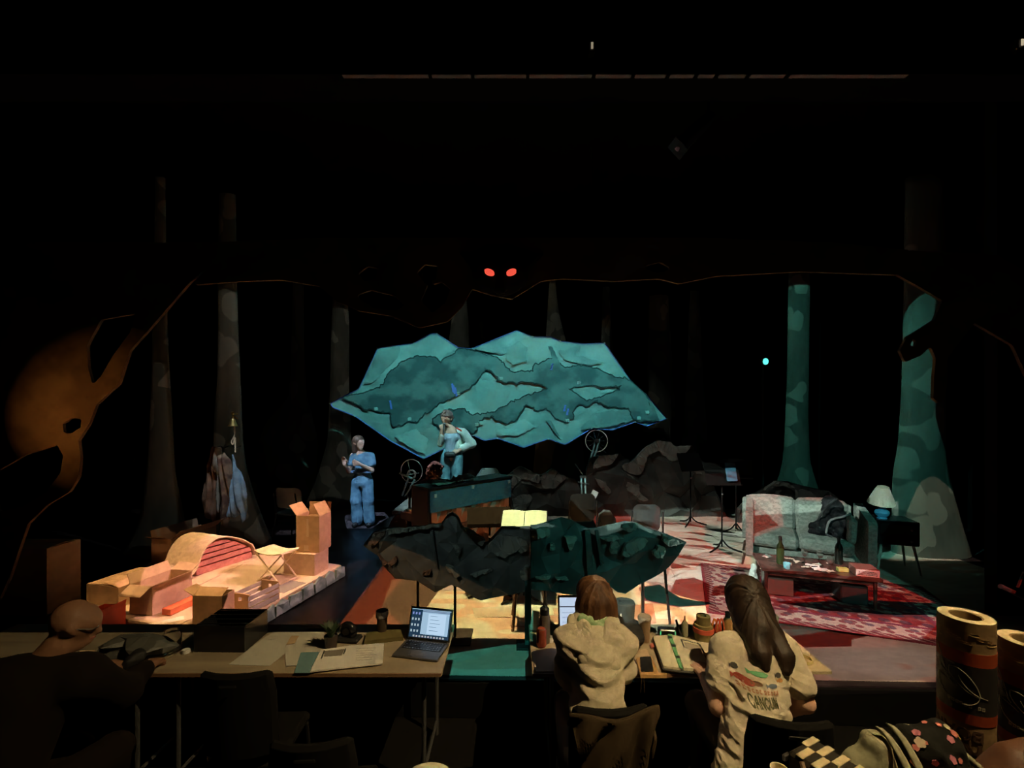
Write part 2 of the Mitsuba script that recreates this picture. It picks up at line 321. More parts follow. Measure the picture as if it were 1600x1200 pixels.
part(t, 'housing', cyl(.09, .12, p+np.array([0, .08, -.06])), BLACK)
part(t, 'lens', xf(trimesh.creation.icosphere(2, .06), p+np.array([0, -.02, 0]), s=(1, .5, 1.2)), BLACK, True, emitter=glow((.1, .75, .6), 1.6))
part(t, 'pole', tube([p+(0, .08, -.06), p+(0, .08, -p[2]+.0)], .02), BLACK)
struct('trim_2', box(.9, .12, 6.0, c=(5.26, 4.5, 0)), MATTE, 'black side drape at the right of the stage')

# ================================================================= painted cloth trees
def bark(ca, cb, cc):
    def f(p, n, uv):
        d1, d2, w = mikit.voronoi(p.x*2.6+p.y*.8+.5*N(p.x*5, p.z*5, 3), p.z*1.7)
        blot = SS(.42, .36, d1)*SS(.45, .5, w); base = MX(ca, cb, SS(.35, .65, FB(p.x*3, p.z*1.1, p.y*2, 4)))
        return MX(base, mi.Color3f(cc), blot*.85)
    return mikit.proc(f)
BARK = mat('bark', bark((.11, .125, .11), (.18, .19, .165), (.36, .36, .31)), .85, spec=.1)
def tree(prof, Y, m, label, seed=0):
    prof = sorted(prof, key=lambda q: -q[0]); v0 = CV+F*EYE/Y; P = [(EYE-(v-CV)*Y/F, (a-CX)*Y/F, (b-CX)*Y/F) for v, a, b in prof]
    P[0] = (0.0,)+P[0][1:]; P.append((5.4, P[-1][1]+.02, P[-1][2]-.02)); P = np.array(P); z = np.concatenate([np.linspace(0, 2.4, 40), np.linspace(2.5, 5.4, 20)])
    l, r = np.interp(z, P[:, 0], P[:, 1]), np.interp(z, P[:, 0], P[:, 2])
    ker = np.ones(5)/5; sm = lambda q: np.convolve(np.pad(q, 2, 'edge'), ker, 'valid'); l, r = sm(l), sm(r)
    n = 36; a = np.arange(n)*2*np.pi/n; c, h = (l+r)/2, (r-l)/2; fl = meshkit.fbm(np.stack([np.repeat(np.cos(a)[None]*2.2, len(z), 0), np.repeat(np.sin(a)[None]*2.2, len(z), 0), np.repeat(z[:, None]*.9, n, 1)], -1), 3, seed)
    R = 1+.22*(fl-.5); X = c[:, None]+h[:, None]*np.cos(a)*(1+.05*(fl-.5)); Yy = Y+.55*h[:, None]*np.sin(a)*R+.55*h.max()*0
    v = np.stack([X, Yy, np.repeat(z[:, None], n, 1)], -1).reshape(-1, 3); q = []
    for i in range(len(z)-1):
        for j in range(n):
            k2 = (j+1) % n; q += [(i*n+j, i*n+k2, (i+1)*n+k2), (i*n+j, (i+1)*n+k2, (i+1)*n+j)]
    q += [((len(z)-1)*n+j, (len(z)-1)*n+(j+1) % n, (len(z)-1)*n) for j in range(1, n-1)]
    return one('painted_tree', label, 'stage tree', trimesh.Trimesh(v, np.array(q), process=False), m, True, 'painted cloth trees')
tree([(864, 190, 300), (860, 200, 293), (800, 222, 284), (740, 230, 272), (640, 236, 268), (545, 238, 262), (430, 241, 260)], 6.45, BARK, 'dark grey-green cloth tree standing far left behind the cardboard boxes', 1)
tree([(852, 298, 425), (820, 312, 413), (780, 324, 398), (740, 330, 386), (700, 335, 380), (660, 335, 378), (600, 340, 376), (520, 341, 372), (440, 341, 370)], 6.95, BARK, 'brown cloth tree that the coats hang on', 2)
tree([(787, 390, 500), (700, 402, 498), (660, 415, 490), (620, 452, 480), (560, 455, 476), (430, 457, 475)], 10.9, BARK, 'very dark wide-footed tree behind the black chair at left', 3)
tree([(788, 478, 560), (740, 498, 553), (690, 512, 549), (600, 516, 545), (500, 518, 546), (440, 522, 540)], 9.9, BARK, 'dim brown tree behind the woman in blue overalls', 4)
tree([(770, 680, 760), (560, 699, 734), (530, 701, 733), (500, 706, 732), (440, 708, 726)], 11.2, BARK, 'pale tree showing above the left peak of the hanging mountain', 5)
tree([(770, 830, 920), (560, 848, 892), (530, 853, 884), (490, 855, 873), (440, 858, 868)], 11.3, BARK, 'pale tree showing above the right peak of the hanging mountain', 6)
tree([(770, 920, 975), (500, 941, 954), (440, 942, 952)], 12.0, BARK, 'thin dim tree right of the hanging mountain peaks', 7)
tree([(770, 1000, 1062), (560, 1012, 1050), (440, 1016, 1042)], 12.9, BARK, 'dim broad tree above the right end of the hanging mountain', 8)
tree([(770, 1060, 1110), (560, 1074, 1097), (440, 1079, 1092)], 12.4, BARK, 'barely lit thin tree left of the green cue light', 9)
tree([(788, 1195, 1285), (750, 1217, 1273), (720, 1224, 1265), (650, 1228, 1262), (560, 1231, 1263), (450, 1232, 1265)], 10.0, BARK, 'teal lit slim tree behind the sofa', 10)
tree([(870, 1396, 1512), (840, 1399, 1504), (800, 1397, 1493), (740, 1398, 1479), (690, 1407, 1475), (600, 1412, 1473), (520, 1413, 1474), (430, 1415, 1474)], 6.45, BARK, 'teal lit broad tree with pale blotches beside the lamp', 11)

# ================================================================= the portal: a forest arch cut from foam, with glowing eyes in it
ARCH = mat('arch_foam', speck((.085, .055, .034), (.15, .1, .06), 3.5, oct=4), .85, spec=.1)
YA = 4.2
def cut(px, holes=(), Y=YA, soft=.02):
    q = flat_poly(px, Y)
    for h in holes: q = q.difference(flat_poly(h, Y))
    return q.buffer(-soft).buffer(2*soft).buffer(-soft)
A_l = cut([(205, 548), (235, 515), (300, 440), (345, 402), (330, 380), (-100, 380), (-330, 700), (-330, 980), (-20, 980), (18, 900), (46, 818), (77, 788), (111, 768), (125, 745), (128, 715), (125, 688), (142, 661), (153, 632), (188, 600)],
          [[(178, 557), (160, 588), (147, 602), (140, 575), (138, 540), (160, 500), (215, 490), (205, 520)], [(100, 662), (115, 653), (130, 655), (128, 668), (114, 677), (102, 676)], [(40, 712), (92, 695), (101, 712), (97, 738), (75, 768), (40, 790), (0, 800), (-10, 740)]])
A_t = cut([(345, 402), (330, 380), (500, 372), (1100, 372), (1300, 380), (1420, 392), (1400, 430), (1250, 425), (1120, 432), (1060, 444), (1030, 436), (960, 440), (880, 436), (845, 440), (800, 468), (768, 462), (738, 452), (722, 480), (700, 503), (655, 513), (610, 494), (560, 486), (525, 470), (500, 448), (440, 438), (380, 440), (300, 446)],
          [[(556, 462), (580, 454), (615, 462), (634, 478), (620, 486), (585, 482)], [(658, 470), (668, 448), (690, 441), (704, 452), (696, 474), (676, 490)], [(560, 428), (575, 417), (592, 420), (588, 436), (570, 441)], [(652, 426), (664, 414), (684, 416), (682, 436), (664, 444)], [(1000, 418), (1030, 410), (1050, 420), (1028, 428)]])
A_r = cut([(1400, 430), (1420, 392), (1560, 400), (1760, 520), (1760, 980), (1660, 980), (1650, 800), (1630, 650), (1580, 540), (1520, 505), (1478, 560), (1478, 600), (1475, 622), (1466, 631), (1456, 622), (1457, 590), (1460, 560), (1452, 542), (1436, 556), (1412, 566), (1404, 548), (1416, 526), (1440, 512), (1458, 500), (1470, 470), (1440, 452)], [[(1420, 540), (1424, 528), (1430, 534), (1428, 544)]])
t = thing('forest_arch', 'brown carved foam arch of branches framing the stage', 'stage arch')
for nm, q in (('left_trunk', A_l), ('top_branch', A_t), ('right_trunk', A_r)): part(t, nm.split('_')[1] if 'top' in nm else 'trunk', upright(ext(q, .03), YA+.015), ARCH)
c = at(782, 428, YA-.06)
t = thing('creature_mask', 'black creature head with two glowing red eyes in the arch', 'mask')
part(t, 'head', blob([('e', c, (.26, .16, .2)), (c+(-.22, .02, .1), c+(-.36, .03, .2), .06, .02), (c+(.22, .02, .1), c+(.38, .03, .19), .06, .02), (c+(0, -.1, -.06), c+(0, -.13, -.17), .1, .06)], .018, .06), MATTE, True)
for s, u in ((-1, 765), (1, 799)):
    e = at(u, 427, YA-.235); q = sg.Point(0, 0).buffer(.045, 16); q = affinity.rotate(affinity.scale(q, 1, .52), -18*-s if False else (18*s if s > 0 else -18))
    part(t, 'eye', xf(upright(ext(q, .05), 0), e), BLACK, emitter=glow((.95, .1, .06), .95))

# ================================================================= the hanging mountain
YD = 9.5
def z3(pts, ox=500, oy=380, s=2.6667): return [(ox+x/s, oy+y/s) for x, y in pts]
PAINT_L = mat('drop_pale', speck((.36, .42, .41), (.52, .57, .55), 1.7, oct=4), .85, spec=.1)
PAINT_D = mat('drop_dark', speck((.1, .14, .15), (.21, .26, .26), 3.2, oct=5), .85, spec=.1)
PAINT_M = mat('drop_mid', speck((.26, .32, .32), (.38, .43, .42), 2.6, oct=4), .85, spec=.1)
PAINT_E = mat('drop_edge', (.03, .045, .05), .9); PAINT_H = mat('drop_bright', (.56, .64, .62), .85)
DROP = z3([(48, 668), (165, 608), (243, 440), (315, 428), (395, 418), (465, 378), (490, 380), (580, 438), (635, 440), (820, 365), (885, 392), (960, 393), (1000, 410), (1090, 420), (1183, 418), (1290, 570), (1355, 630), (1405, 690), (1440, 730), (1358, 762), (1310, 745), (1215, 778), (1130, 772), (1020, 838), (950, 815), (848, 850), (740, 812), (687, 822), (640, 800), (530, 850), (435, 897), (300, 825), (150, 720), (60, 685)])
dk = [(110, 640), (180, 630), (270, 595), (290, 545), (350, 495), (420, 473), (480, 480), (505, 497), (540, 478), (590, 440), (650, 455), (740, 480), (770, 510), (800, 545), (850, 535), (880, 545), (900, 505), (960, 485), (995, 500), (1020, 525), (1080, 510), (1150, 525), (1200, 550), (1290, 575), (1350, 630), (1370, 680), (1400, 740),
      (1370, 735), (1310, 740), (1280, 685), (1190, 680), (1150, 655), (1110, 682), (1075, 665), (1055, 700), (1045, 735), (1020, 745), (980, 730), (940, 685), (905, 700), (865, 672), (840, 690), (820, 730), (775, 752), (740, 738), (715, 715), (670, 740), (640, 790), (600, 770), (540, 760), (500, 765), (472, 735), (530, 700), (600, 690), (640, 715), (700, 712), (780, 678), (850, 640),
      (920, 620), (950, 600), (900, 582), (770, 578), (740, 555), (705, 528), (690, 530), (640, 590), (600, 615), (560, 640), (500, 668), (440, 710), (410, 748), (380, 735), (350, 755), (310, 765), (300, 705), (200, 690), (110, 650)]
t = thing('hanging_mountain', 'large jagged cyan lit mountain piece hanging above the rocks', 'stage mountain')
base = flat_poly(DROP, YD)
part(t, 'panel', crag(base, 46, .05, .05, 3, YD), PAINT_L)
dark = jag(flat_poly(z3(dk), YD), .016, .05, 1).intersection(base.buffer(-.03)); isl = jag(flat_poly(z3([(1030, 605), (1120, 590), (1180, 600), (1255, 595), (1240, 615), (1180, 635), (1110, 662), (1080, 640)]), YD), .012, .05, 2)
dark = dark.difference(isl).buffer(0)
part(t, 'dark_seam', upright(ext(dark.buffer(.022).intersection(base.buffer(-.01)), .004), YD-.104), PAINT_E)
part(t, 'dark_band', upright(ext(dark, .006), YD-.106), PAINT_D)
for i, q in enumerate(([(770, 440), (835, 410), (865, 440), (860, 490), (800, 510), (775, 480)], [(990, 455), (1080, 430), (1060, 470), (1180, 500), (1120, 512), (1020, 490)], [(320, 800), (400, 775), (455, 810), (440, 880), (330, 825)], [(740, 775), (850, 730), (900, 765), (820, 800), (740, 800)], [(1080, 775), (1130, 710), (1290, 690), (1300, 740), (1180, 765)], [(250, 450), (340, 435), (330, 480), (280, 530), (215, 590), (190, 590)], [(520, 470), (565, 445), (585, 450), (540, 475)], [(640, 440), (720, 410), (770, 440), (770, 470), (690, 455)])):
    g = jag(flat_poly(z3(q), YD), .012, .07, 20+i).intersection(base.buffer(-.02)).difference(dark.buffer(.03))
    if g.area > .01: part(t, 'facet', upright(ext(g, .004), YD-.103), PAINT_M if i not in (2, 3) else PAINT_H)
for q in ([(950, 433), (965, 435), (1000, 505), (985, 525), (970, 490)], [(940, 735), (960, 740), (1000, 808), (985, 800)], [(1360, 655), (1375, 660), (1410, 742), (1395, 740)]): part(t, 'shard', upright(ext(jag(flat_poly(z3(q), YD), .006, .05, 5), .008), YD-.107), PAINT_D)
for x, y in ((755, 565), (655, 755), (672, 748), (1075, 582), (1028, 738), (1322, 728), (1356, 704), (578, 628), (240, 690), (378, 732)): part(t, 'spot', upright(ext(jag(flat_poly(z3([(x-9, y-5), (x+7, y-7), (x+9, y+6), (x-6, y+8)]), YD), .003, .03, 6), .004), YD-.114), PAINT_H)
VIOLET = mat('violet_paint', (.2, .25, .75), .6)
for x, y in ((555, 605), (568, 622), (300, 675), (965, 520), (1018, 690), (1030, 705), (560, 612)): part(t, 'dash', upright(ext(flat_poly(z3([(x-6, y-18), (x+2, y-20), (x+8, y+16), (x, y+18)]) if x < 900 else z3([(x-8, y+10), (x-2, y-16), (x+6, y-16), (x, y+12)]), YD), .004), YD-.115), VIOLET)
B = [np.array([p[0], YD-.07, p[1]]) for p in base.exterior.coords]
part(t, 'edge_piping', tube(B, .013, 6), VIOLET)
for i, p in enumerate(B[:-1:2]): part(t, 'grommet', xf(trimesh.creation.icosphere(1, .02), p+(0, -.02, 0)), WHITE)
for x in (-1.9, 0.1, 1.7): part(t, 'hanging_wire', tube([(x, YD-.02, 3.4), (x, YD-.02, 7.7)], .004, 5), BLACK)

# ================================================================= rocks at the back
def rockmat(nm, a, b): return mat(nm, speck(a, b, 2.4, oct=5), .85, spec=.12)
ROCK = rockmat('rock', (.045, .048, .045), (.095, .098, .09)); ROCKL = rockmat('rock_pale', (.13, .135, .125), (.21, .21, .19)); ROCKB = rockmat('rock_brown', (.12, .08, .06), (.22, .15, .12))
def rock(name, label, px, Y, n, seed, ledges=(), amp=.25, m=None, group=None):
    t = thing(name, label, 'stage rock', group); px = [(u, min(v, CV+F*EYE/Y)) for u, v in px]; q = flat_poly(px, Y).buffer(0)
    part(t, 'face', crag(q, n, amp, .06, seed, Y), m or ROCK)
    for i, l in enumerate(ledges):
        g = jag(flat_poly(l, Y-.25), .008, .06, seed+i).buffer(0)
        part(t, 'ledge', crag(g, 3, .05, .05, seed+50+i, Y-amp*.7-.02, .8), ROCKL)
    return t
rock('rock_ridge', 'low dark grey rock ridge behind the piano', [(730, 765), (753, 731), (775, 731), (787, 745), (812, 728), (845, 742), (863, 731), (887, 745), (900, 748), (912, 775), (915, 815), (730, 815)], 8.85, 26, 11, [[(742, 752), (754, 732), (775, 732), (786, 745), (775, 752), (760, 747)], [(786, 746), (812, 729), (845, 743), (842, 755), (815, 748), (800, 765)], [(843, 745), (863, 732), (886, 747), (870, 762), (850, 765)], [(800, 780), (820, 772), (834, 778), (820, 800), (806, 808)], [(812, 745), (818, 735), (828, 740)]], .2)
rock('rock_outcrop', 'tall dark rock outcrop with a pale jagged ridge right of the piano', [(895, 800), (905, 765), (913, 740), (920, 716), (935, 711), (965, 708), (985, 720), (1003, 703), (1025, 687), (1046, 688), (1055, 697), (1079, 695), (1088, 715), (1100, 724), (1111, 738), (1114, 765), (1122, 780), (1132, 806), (895, 806)], 8.85, 34, 12,
     [[(986, 722), (1003, 704), (1025, 688), (1046, 689), (1055, 698), (1079, 696), (1064, 716), (1050, 722), (1040, 714), (1028, 703), (1010, 712), (1003, 738), (992, 742), (975, 735), (970, 728)], [(925, 728), (934, 712), (965, 709), (957, 725), (942, 728), (928, 733)], [(970, 738), (985, 742), (997, 755), (1000, 772), (1013, 780), (1003, 783), (980, 766), (973, 752)], [(1077, 715), (1090, 720), (1096, 741), (1086, 740), (1080, 728)], [(930, 748), (945, 752), (955, 768), (950, 772), (936, 760)]], .3)
rock('rock_mound', 'rounded grey rock mound behind the sofa', [(1150, 795), (1172, 772), (1192, 762), (1210, 751), (1230, 752), (1250, 758), (1290, 766), (1315, 785), (1345, 800), (1345, 815), (1150, 815)], 8.3, 20, 13, [[(1192, 763), (1210, 752), (1230, 753), (1240, 764), (1222, 758), (1205, 760)], [(1242, 764), (1262, 766), (1275, 780), (1258, 784), (1244, 780)]], .3)
rock('small_rock', 'small pale rock behind the grey chair back', [(930, 861), (935, 803), (943, 796), (952, 797), (960, 808), (970, 861)], 6.6, 7, 14, (), .1, ROCKL)
t = thing('stage_riser', 'brown rock faced riser that the woman stands on', 'riser')
part(t, 'deck', box(1.4, 1.2, .05, c=(-1.28, 7.98, .35)), mat('riser_deck', speck((.13, .09, .09), (.2, .15, .14), 5), .6))
part(t, 'rock_face', crag(sg.Polygon([(-2.1, 0), (-.6, 0), (-.6, .36), (-1.4, .37), (-1.9, .37), (-2.0, .2)]), 12, .14, .03, 15, 7.36), ROCKB)
part(t, 'frame', box(1.34, 1.1, .35, c=(-1.28, 7.98, 0)), ROCKB)

# ================================================================= the front mountain on its stands
YF = 3.95
FRONT = [(570, 850), (583, 832), (600, 823), (626, 824), (650, 822), (689, 818), (699, 804), (707, 799), (716, 806), (725, 825), (749, 850), (763, 845), (784, 822), (805, 823), (838, 821), (858, 815), (878, 809), (893, 813), (918, 826), (934, 825), (977, 815), (995, 817), (1012, 826), (1039, 834), (1072, 847), (1060, 867), (1046, 885), (1033, 895), (1002, 911), (977, 927), (965, 925), (949, 913), (941, 916), (897, 930), (872, 925), (829, 920), (822, 922), (796, 927), (752, 935), (744, 932), (717, 915), (705, 911), (681, 923), (653, 905), (619, 901), (604, 885), (591, 866), (577, 857)]
fq = flat_poly(FRONT, YF).buffer(0); xs = at(828, 0, YF)[0]
FCL = mat('crumpled_grey', speck((.075, .08, .08), (.14, .145, .14), 4, oct=4), .55, spec=.3); FCR = mat('crumpled_teal', speck((.035, .05, .05), (.07, .09, .088), 4, oct=4), .5, spec=.35)
LEDGE = mat('crumpled_pale', speck((.17, .18, .17), (.28, .28, .25), 5, oct=4), .7, spec=.2)
t = thing('front_mountain', 'dark crumpled mountain cutout on thin stands at centre stage', 'stage mountain')
lq, rq = fq.intersection(sg.box(-9, -9, xs, 9)), fq.intersection(sg.box(xs+.004, -9, 9, 9))
part(t, 'left_panel', crag(lq, 26, .075, .03, 21, YF, .2), FCL); part(t, 'right_panel', crag(rq, 26, .075, .03, 22, YF+.03, .2), FCR)
LED = [[(604, 827), (628, 826), (690, 818), (689, 823), (650, 828), (630, 832), (606, 835)], [(720, 823), (732, 826), (760, 846), (752, 853), (745, 848)], [(782, 834), (800, 836), (822, 842), (826, 858), (815, 866), (808, 860), (795, 868), (787, 872), (772, 866), (760, 855), (770, 845)], [(702, 848), (712, 851), (720, 858), (718, 869), (711, 867), (712, 858)], [(697, 883), (704, 885), (719, 898), (714, 903), (700, 892)], [(730, 898), (765, 889), (769, 886), (770, 892), (742, 901)],
       [(829, 827), (858, 824), (859, 838), (848, 840), (831, 843)], [(972, 820), (993, 817), (997, 824), (983, 832), (972, 826)], [(955, 848), (962, 845), (968, 852), (962, 866), (952, 864)], [(1020, 862), (1030, 852), (1040, 856), (1036, 872), (1022, 871)], [(882, 838), (902, 838), (898, 850), (890, 862)], [(606, 880), (618, 868), (622, 874), (614, 884)], [(662, 893), (673, 890), (672, 897), (660, 899)], [(590, 866), (606, 882), (600, 884)], [(859, 850), (866, 848), (868, 859), (860, 861)],
       [(978, 850), (1000, 838), (1012, 842), (1006, 855), (985, 868), (970, 870)], [(1034, 836), (1068, 847), (1045, 853), (1036, 848)], [(836, 902), (862, 898), (860, 904), (838, 906)], [(868, 903), (887, 902), (886, 906), (869, 907)], [(575, 849), (584, 834), (602, 830), (600, 838), (584, 852)], [(812, 892), (826, 884), (826, 908), (815, 904)], [(936, 840), (962, 838), (975, 842), (950, 846)]]
for pts in ([(672, 830), (676, 829), (684, 884), (681, 886)], [(914, 829), (922, 828), (928, 900), (918, 905)], [(930, 830), (935, 829), (944, 880), (938, 884)]): part(t, 'crease', crag(flat_poly(pts, YF-.09), 1, .03, .04, 5, YF-.05, .9), FCL if pts[0][0] < 800 else FCR)
for i, l in enumerate(LED):
    g = jag(flat_poly(l, YF-.09), .004, .03, 60+i).buffer(0)
    if g.area > 1e-5: part(t, 'rock_ledge', crag(max(getattr(g, 'geoms', [g]), key=lambda q: q.area), 2, .03, .035, 90+i, YF-.055, .9), LEDGE if i not in (11, 12, 13, 19) else ROCKB)
for u, vb, vt, r, m in ((653, 985, 880, .012, BLACK), (711, 1000, 890, .012, BLACK), (1004, 995, 890, .016, CHROME)):
    a, b = at(u, vt, YF+.05), at(u, vt, YF+.05); b[2] = 0; part(t, 'stand', tube([b, a], r), m); part(t, 'foot', box(.3, .3, .015, c=(b[0], b[1], 0)), BLACK)
p = at(825, 905, 3.86); part(t, 'post', box(.055, .04, p[2], .004, c=(p[0], 3.86, 0)), mat('teal_post', (.05, .15, .15), .5)); part(t, 'foot', box(.3, .16, .02, .004, c=(p[0]+.05, 3.86, 0)), BLACK)
p = at(1038, 885, 4.1); q = at(1048, 920, 4.1); q[2] = 0; part(t, 'stand', tube([p, q], .012), BLACK)
# ================================================================= left of the stage: the bedroom platform and its cardboard boxes
PLY = mat('plywood', speck((.5, .42, .31), (.6, .51, .39), 3, oct=4, st=(.5, 2, 1)), .6)
STONE = mat('stone_trim', speck((.09, .17, .16), (.2, .3, .28), 9, oct=4), .85)
ZP = .14
pf = [(-4.22, 4.3), (-3.57, 4.07), (-2.49, 3.80), (-2.10, 5.52), (-3.2, 6.0), (-4.32, 5.62)]
t = thing('bedroom_platform', 'low plywood platform carrying the bed and cardboard boxes', 'platform')
pp = sg.Polygon(pf); a, b = np.array((-3.03, 3.93)), np.array((-2.62, 5.75)); a2, b2 = np.array((-3.5, 4.1)), np.array((-3.25, 6.0))
for q in (sg.Polygon([(0, 0), a-(0, .5), b+(.1, .5), (0, 9)]), sg.Polygon([a-(0, .5), b+(.1, .5), b2+(0, .5), a2-(0.02, .5)]), sg.Polygon([a2-(.02, .5), b2+(0, .5), (-6, 9), (-6, 3)])):
    g = q.intersection(pp).buffer(-.004)
    if g.area > .02: part(t, 'board', xf(ext(g, .02), (0, 0, ZP-.02)), PLY)
part(t, 'base', ext(pp.buffer(-.012), ZP-.022), CARD)
pf = pf[1:]; d = np.array(pf[2])-np.array(pf[1]); L = np.linalg.norm(d); d /= L
for i in range(9):
    s0 = .04+i*L/9.0; w = L/9.0*.93; r = np.random.default_rng(40+i); P = [(r.uniform(-.02, .01), -.005), (w, -.005), (w-r.uniform(0, .03), r.uniform(.09, .14)), (w*r.uniform(.4, .6), r.uniform(.1, .16)), (0, r.uniform(.09, .13))]
    m = crag(sg.Polygon(P), 3, .025, .02, 70+i, 0); part(t, 'rock_trim', frame(m, (pf[1][0]+d[0]*s0+.012*d[1], pf[1][1]+d[1]*s0-.012*d[0], .006), (d[0], d[1], 0)), STONE)
def carton(label, corner, ldir, L, W, H, z0, flaps=(), m=CARD, th=.005, group='cardboard boxes on and beside the platform', closed=False, name='cardboard_box', cat_='box', taped=False):
    """open or closed cardboard box: its near corner, the long side along ldir, the width to the left of it; flaps: (side 0..3, angle from upright outwards, length)"""
    t = thing(name, label, cat_, group); l = np.array([ldir[0], ldir[1], 0.]); l /= np.linalg.norm(l); w = np.array([-l[1], l[0], 0]); o = np.array([corner[0], corner[1], z0+.002])
    put = lambda mm: frame(mm, o, l)
    ws = [box(L, th, H, c=(L/2, th/2, 0)), box(L, th, H, c=(L/2, W-th/2, 0)), box(th, W-2*th, H, c=(th/2, W/2, 0)), box(th, W-2*th, H, c=(L-th/2, W/2, 0)), box(L, W, th, c=(L/2, W/2, 0))]
    part(t, 'body', put(cat(ws)), m)
    ed = [((L/2, 0), 0, L), ((L, W/2), 90, W), ((L/2, W), 180, L), ((0, W/2), 270, W)]
    for s, ang, ln in flaps:
        (cx, cy), rz, wd = ed[s]; f = box(wd-.01, .004, ln); f = xf(f, rx=ang); f = xf(f, (cx, cy, H), rz=rz); part(t, 'flap', put(f), m)
    if taped: part(t, 'tape', put(cat(box(.03, .0015, H*.5, c=(L*.5, -.001, H*.42)), box(.06, .0015, H*.16, c=(L*.45, -.001, .01)))), TAPE)
    return t
carton('closed cardboard box at the left end beside the open box', (-4.18, 4.4), (.97, -.25), .42, .5, .19, ZP, [(0, -88, .25), (2, -88, .24), (1, -80, .2), (3, -87, .2)])
carton('open cardboard box with its flaps hanging out, next to the small red carton', (-3.56, 4.17), (.98, -.17), .25, .42, .27, ZP, [(0, 118, .13), (1, 68, .12), (3, 20, .1), (2, 60, .1)], CARD2)
carton('bright red box standing on the floor in front of the platform corner', (-3.66, 3.76), (1, -.05), .2, .25, .3, 0, [(1, 12, .05)], REDP, name='red_box', group=None)
carton('small open cardboard box at the near corner of the platform, beside the slatted crate', (-2.80, 3.925), (1, -.06), .27, .16, .265, ZP, [(3, 60, .1), (0, -62, .1)])
carton('wide cardboard box under the tall one at the back corner of the platform', (-2.66, 5.22), (.98, -.19), .40, .27, .24, ZP, [(0, -89, .13), (2, -89, .13)], CARD2)
b = carton('tall open cardboard box stacked on another box by the folding stool', (-2.53, 5.25), (.99, -.13), .29, .26, .42, ZP+.247, [(3, 38, .15), (1, -30, .16), (2, 5, .12)], CARD, taped=True)
for i in range(4): one('paperback', 'pale books standing inside the tall cardboard box', 'book', xf(box(.03, .16, .2, .003), (-2.43+.045*i, 5.36, ZP+.247+.2), rz=-8+4*i), CARD2, group='books in the tall box')
carton('large brown box with raised flaps standing behind the bed', (-4.26, 5.6), (.13, .99), .72, .28, .43, 0, [(0, 50, .16), (2, 12, .1), (3, 62, .1)], mat('brown_card', (.3, .19, .13), .8))
carton('large dim cardboard box in the shadows at the far left', (-5.3, 4.45), (1, 0), .68, .35, .66, 0, [(0, -85, .2), (2, -85, .2)])
one('dark_chest', 'dark teal chest standing behind the brown box at the left tree', 'chest', cat(box(.3, .25, .5, .015, (-4.5, 6.75, .002)), box(.32, .27, .05, .01, (-4.5, 6.75, .503))), mat('chest', (.04, .08, .085), .5))
one('red_carton', 'small flat red carton on the platform by the open box', 'carton', xf(box(.1, .3, .06, .004), (-3.16, 4.28, ZP+.002), rz=-12), mat('carton_red', (.62, .16, .07), .6))
one('floor_paper', 'pale paper strip lying on the platform in front of the red carton', 'paper', xf(box(.09, .32, .002), (-3.12, 3.99, ZP+.001), rz=-50), PAPER)
one('floor_paper', 'grey sheet lying on the platform under the folding stool', 'paper', xf(box(.22, .3, .002), (-2.42, 4.83, ZP+.001), rz=-20), MGREY)
# slatted crate
SLAT = mat('crate_slat', speck((.3, .29, .25), (.42, .4, .34), 8), .7)
t = thing('slatted_crate', 'grey slatted wooden crate with a handle hole, on the platform', 'crate'); o = np.array([-2.44, 4.14, ZP+.003]); l = np.array([.11, .37, 0]); put = lambda m: frame(m, o, l)
for x in (.006, .354):
    e = sg.box(0, 0, .22, .18).difference(sg.Point(.11, .13).buffer(.018).union(sg.box(.09, .112, .13, .148))); m = ext(e, .012); part(t, 'end_panel', put(xf(m, (x+.006, .0, 0), rx=90, rz=90)), CARD)
for y in (.0, .215):
    for z in (.012, .068, .124): part(t, 'slat', put(box(.36, .008, .042, c=(.18, y, z))), SLAT)
for y in (.03, .085, .14, .195): part(t, 'slat', put(box(.34, .04, .006, c=(.18, y, 0))), SLAT)
for i in range(3): one('paper_roll', 'white paper roll in the slatted crate, '+('nearest the slats', 'the middle one', 'the farthest one')[i], 'roll', put(tube([(.05, .06+.05*i, .035+.02*i), (.3, .07+.05*i, .035+.02*i)], .018, 10)), PAPER, True, group='rolls in the crate')
# folding stool
t = thing('folding_stool', 'folding camp stool with a pale canvas seat on thin crossed legs', 'stool'); c = np.array([-2.64, 5.03, ZP]); rot = rotz(-20)
S = lambda x, y, z: c+rot@np.array([x, y, z])
part(t, 'seat', xf(thick(grid(9, 5, lambda u, v: ((u-.5)*.38, (v-.5)*.26, .345-.03*np.cos((u-.5)*np.pi))), .012), c, rz=-20), mat('canvas', (.66, .62, .4), .8), True)
for y in (-.12, .12):
    part(t, 'leg', tube([S(-.19, y, .335), S(.17, y, .01)], .009), CREAM); part(t, 'leg', tube([S(.19, y*.86, .335), S(-.15, y*.86, .01)], .009), CREAM)
for x, z in ((-.19, .335), (.19, .335), (.17, .01), (-.15, .01)): part(t, 'rail', tube([S(x, -.12, z), S(x, .12, z)], .009), CREAM)
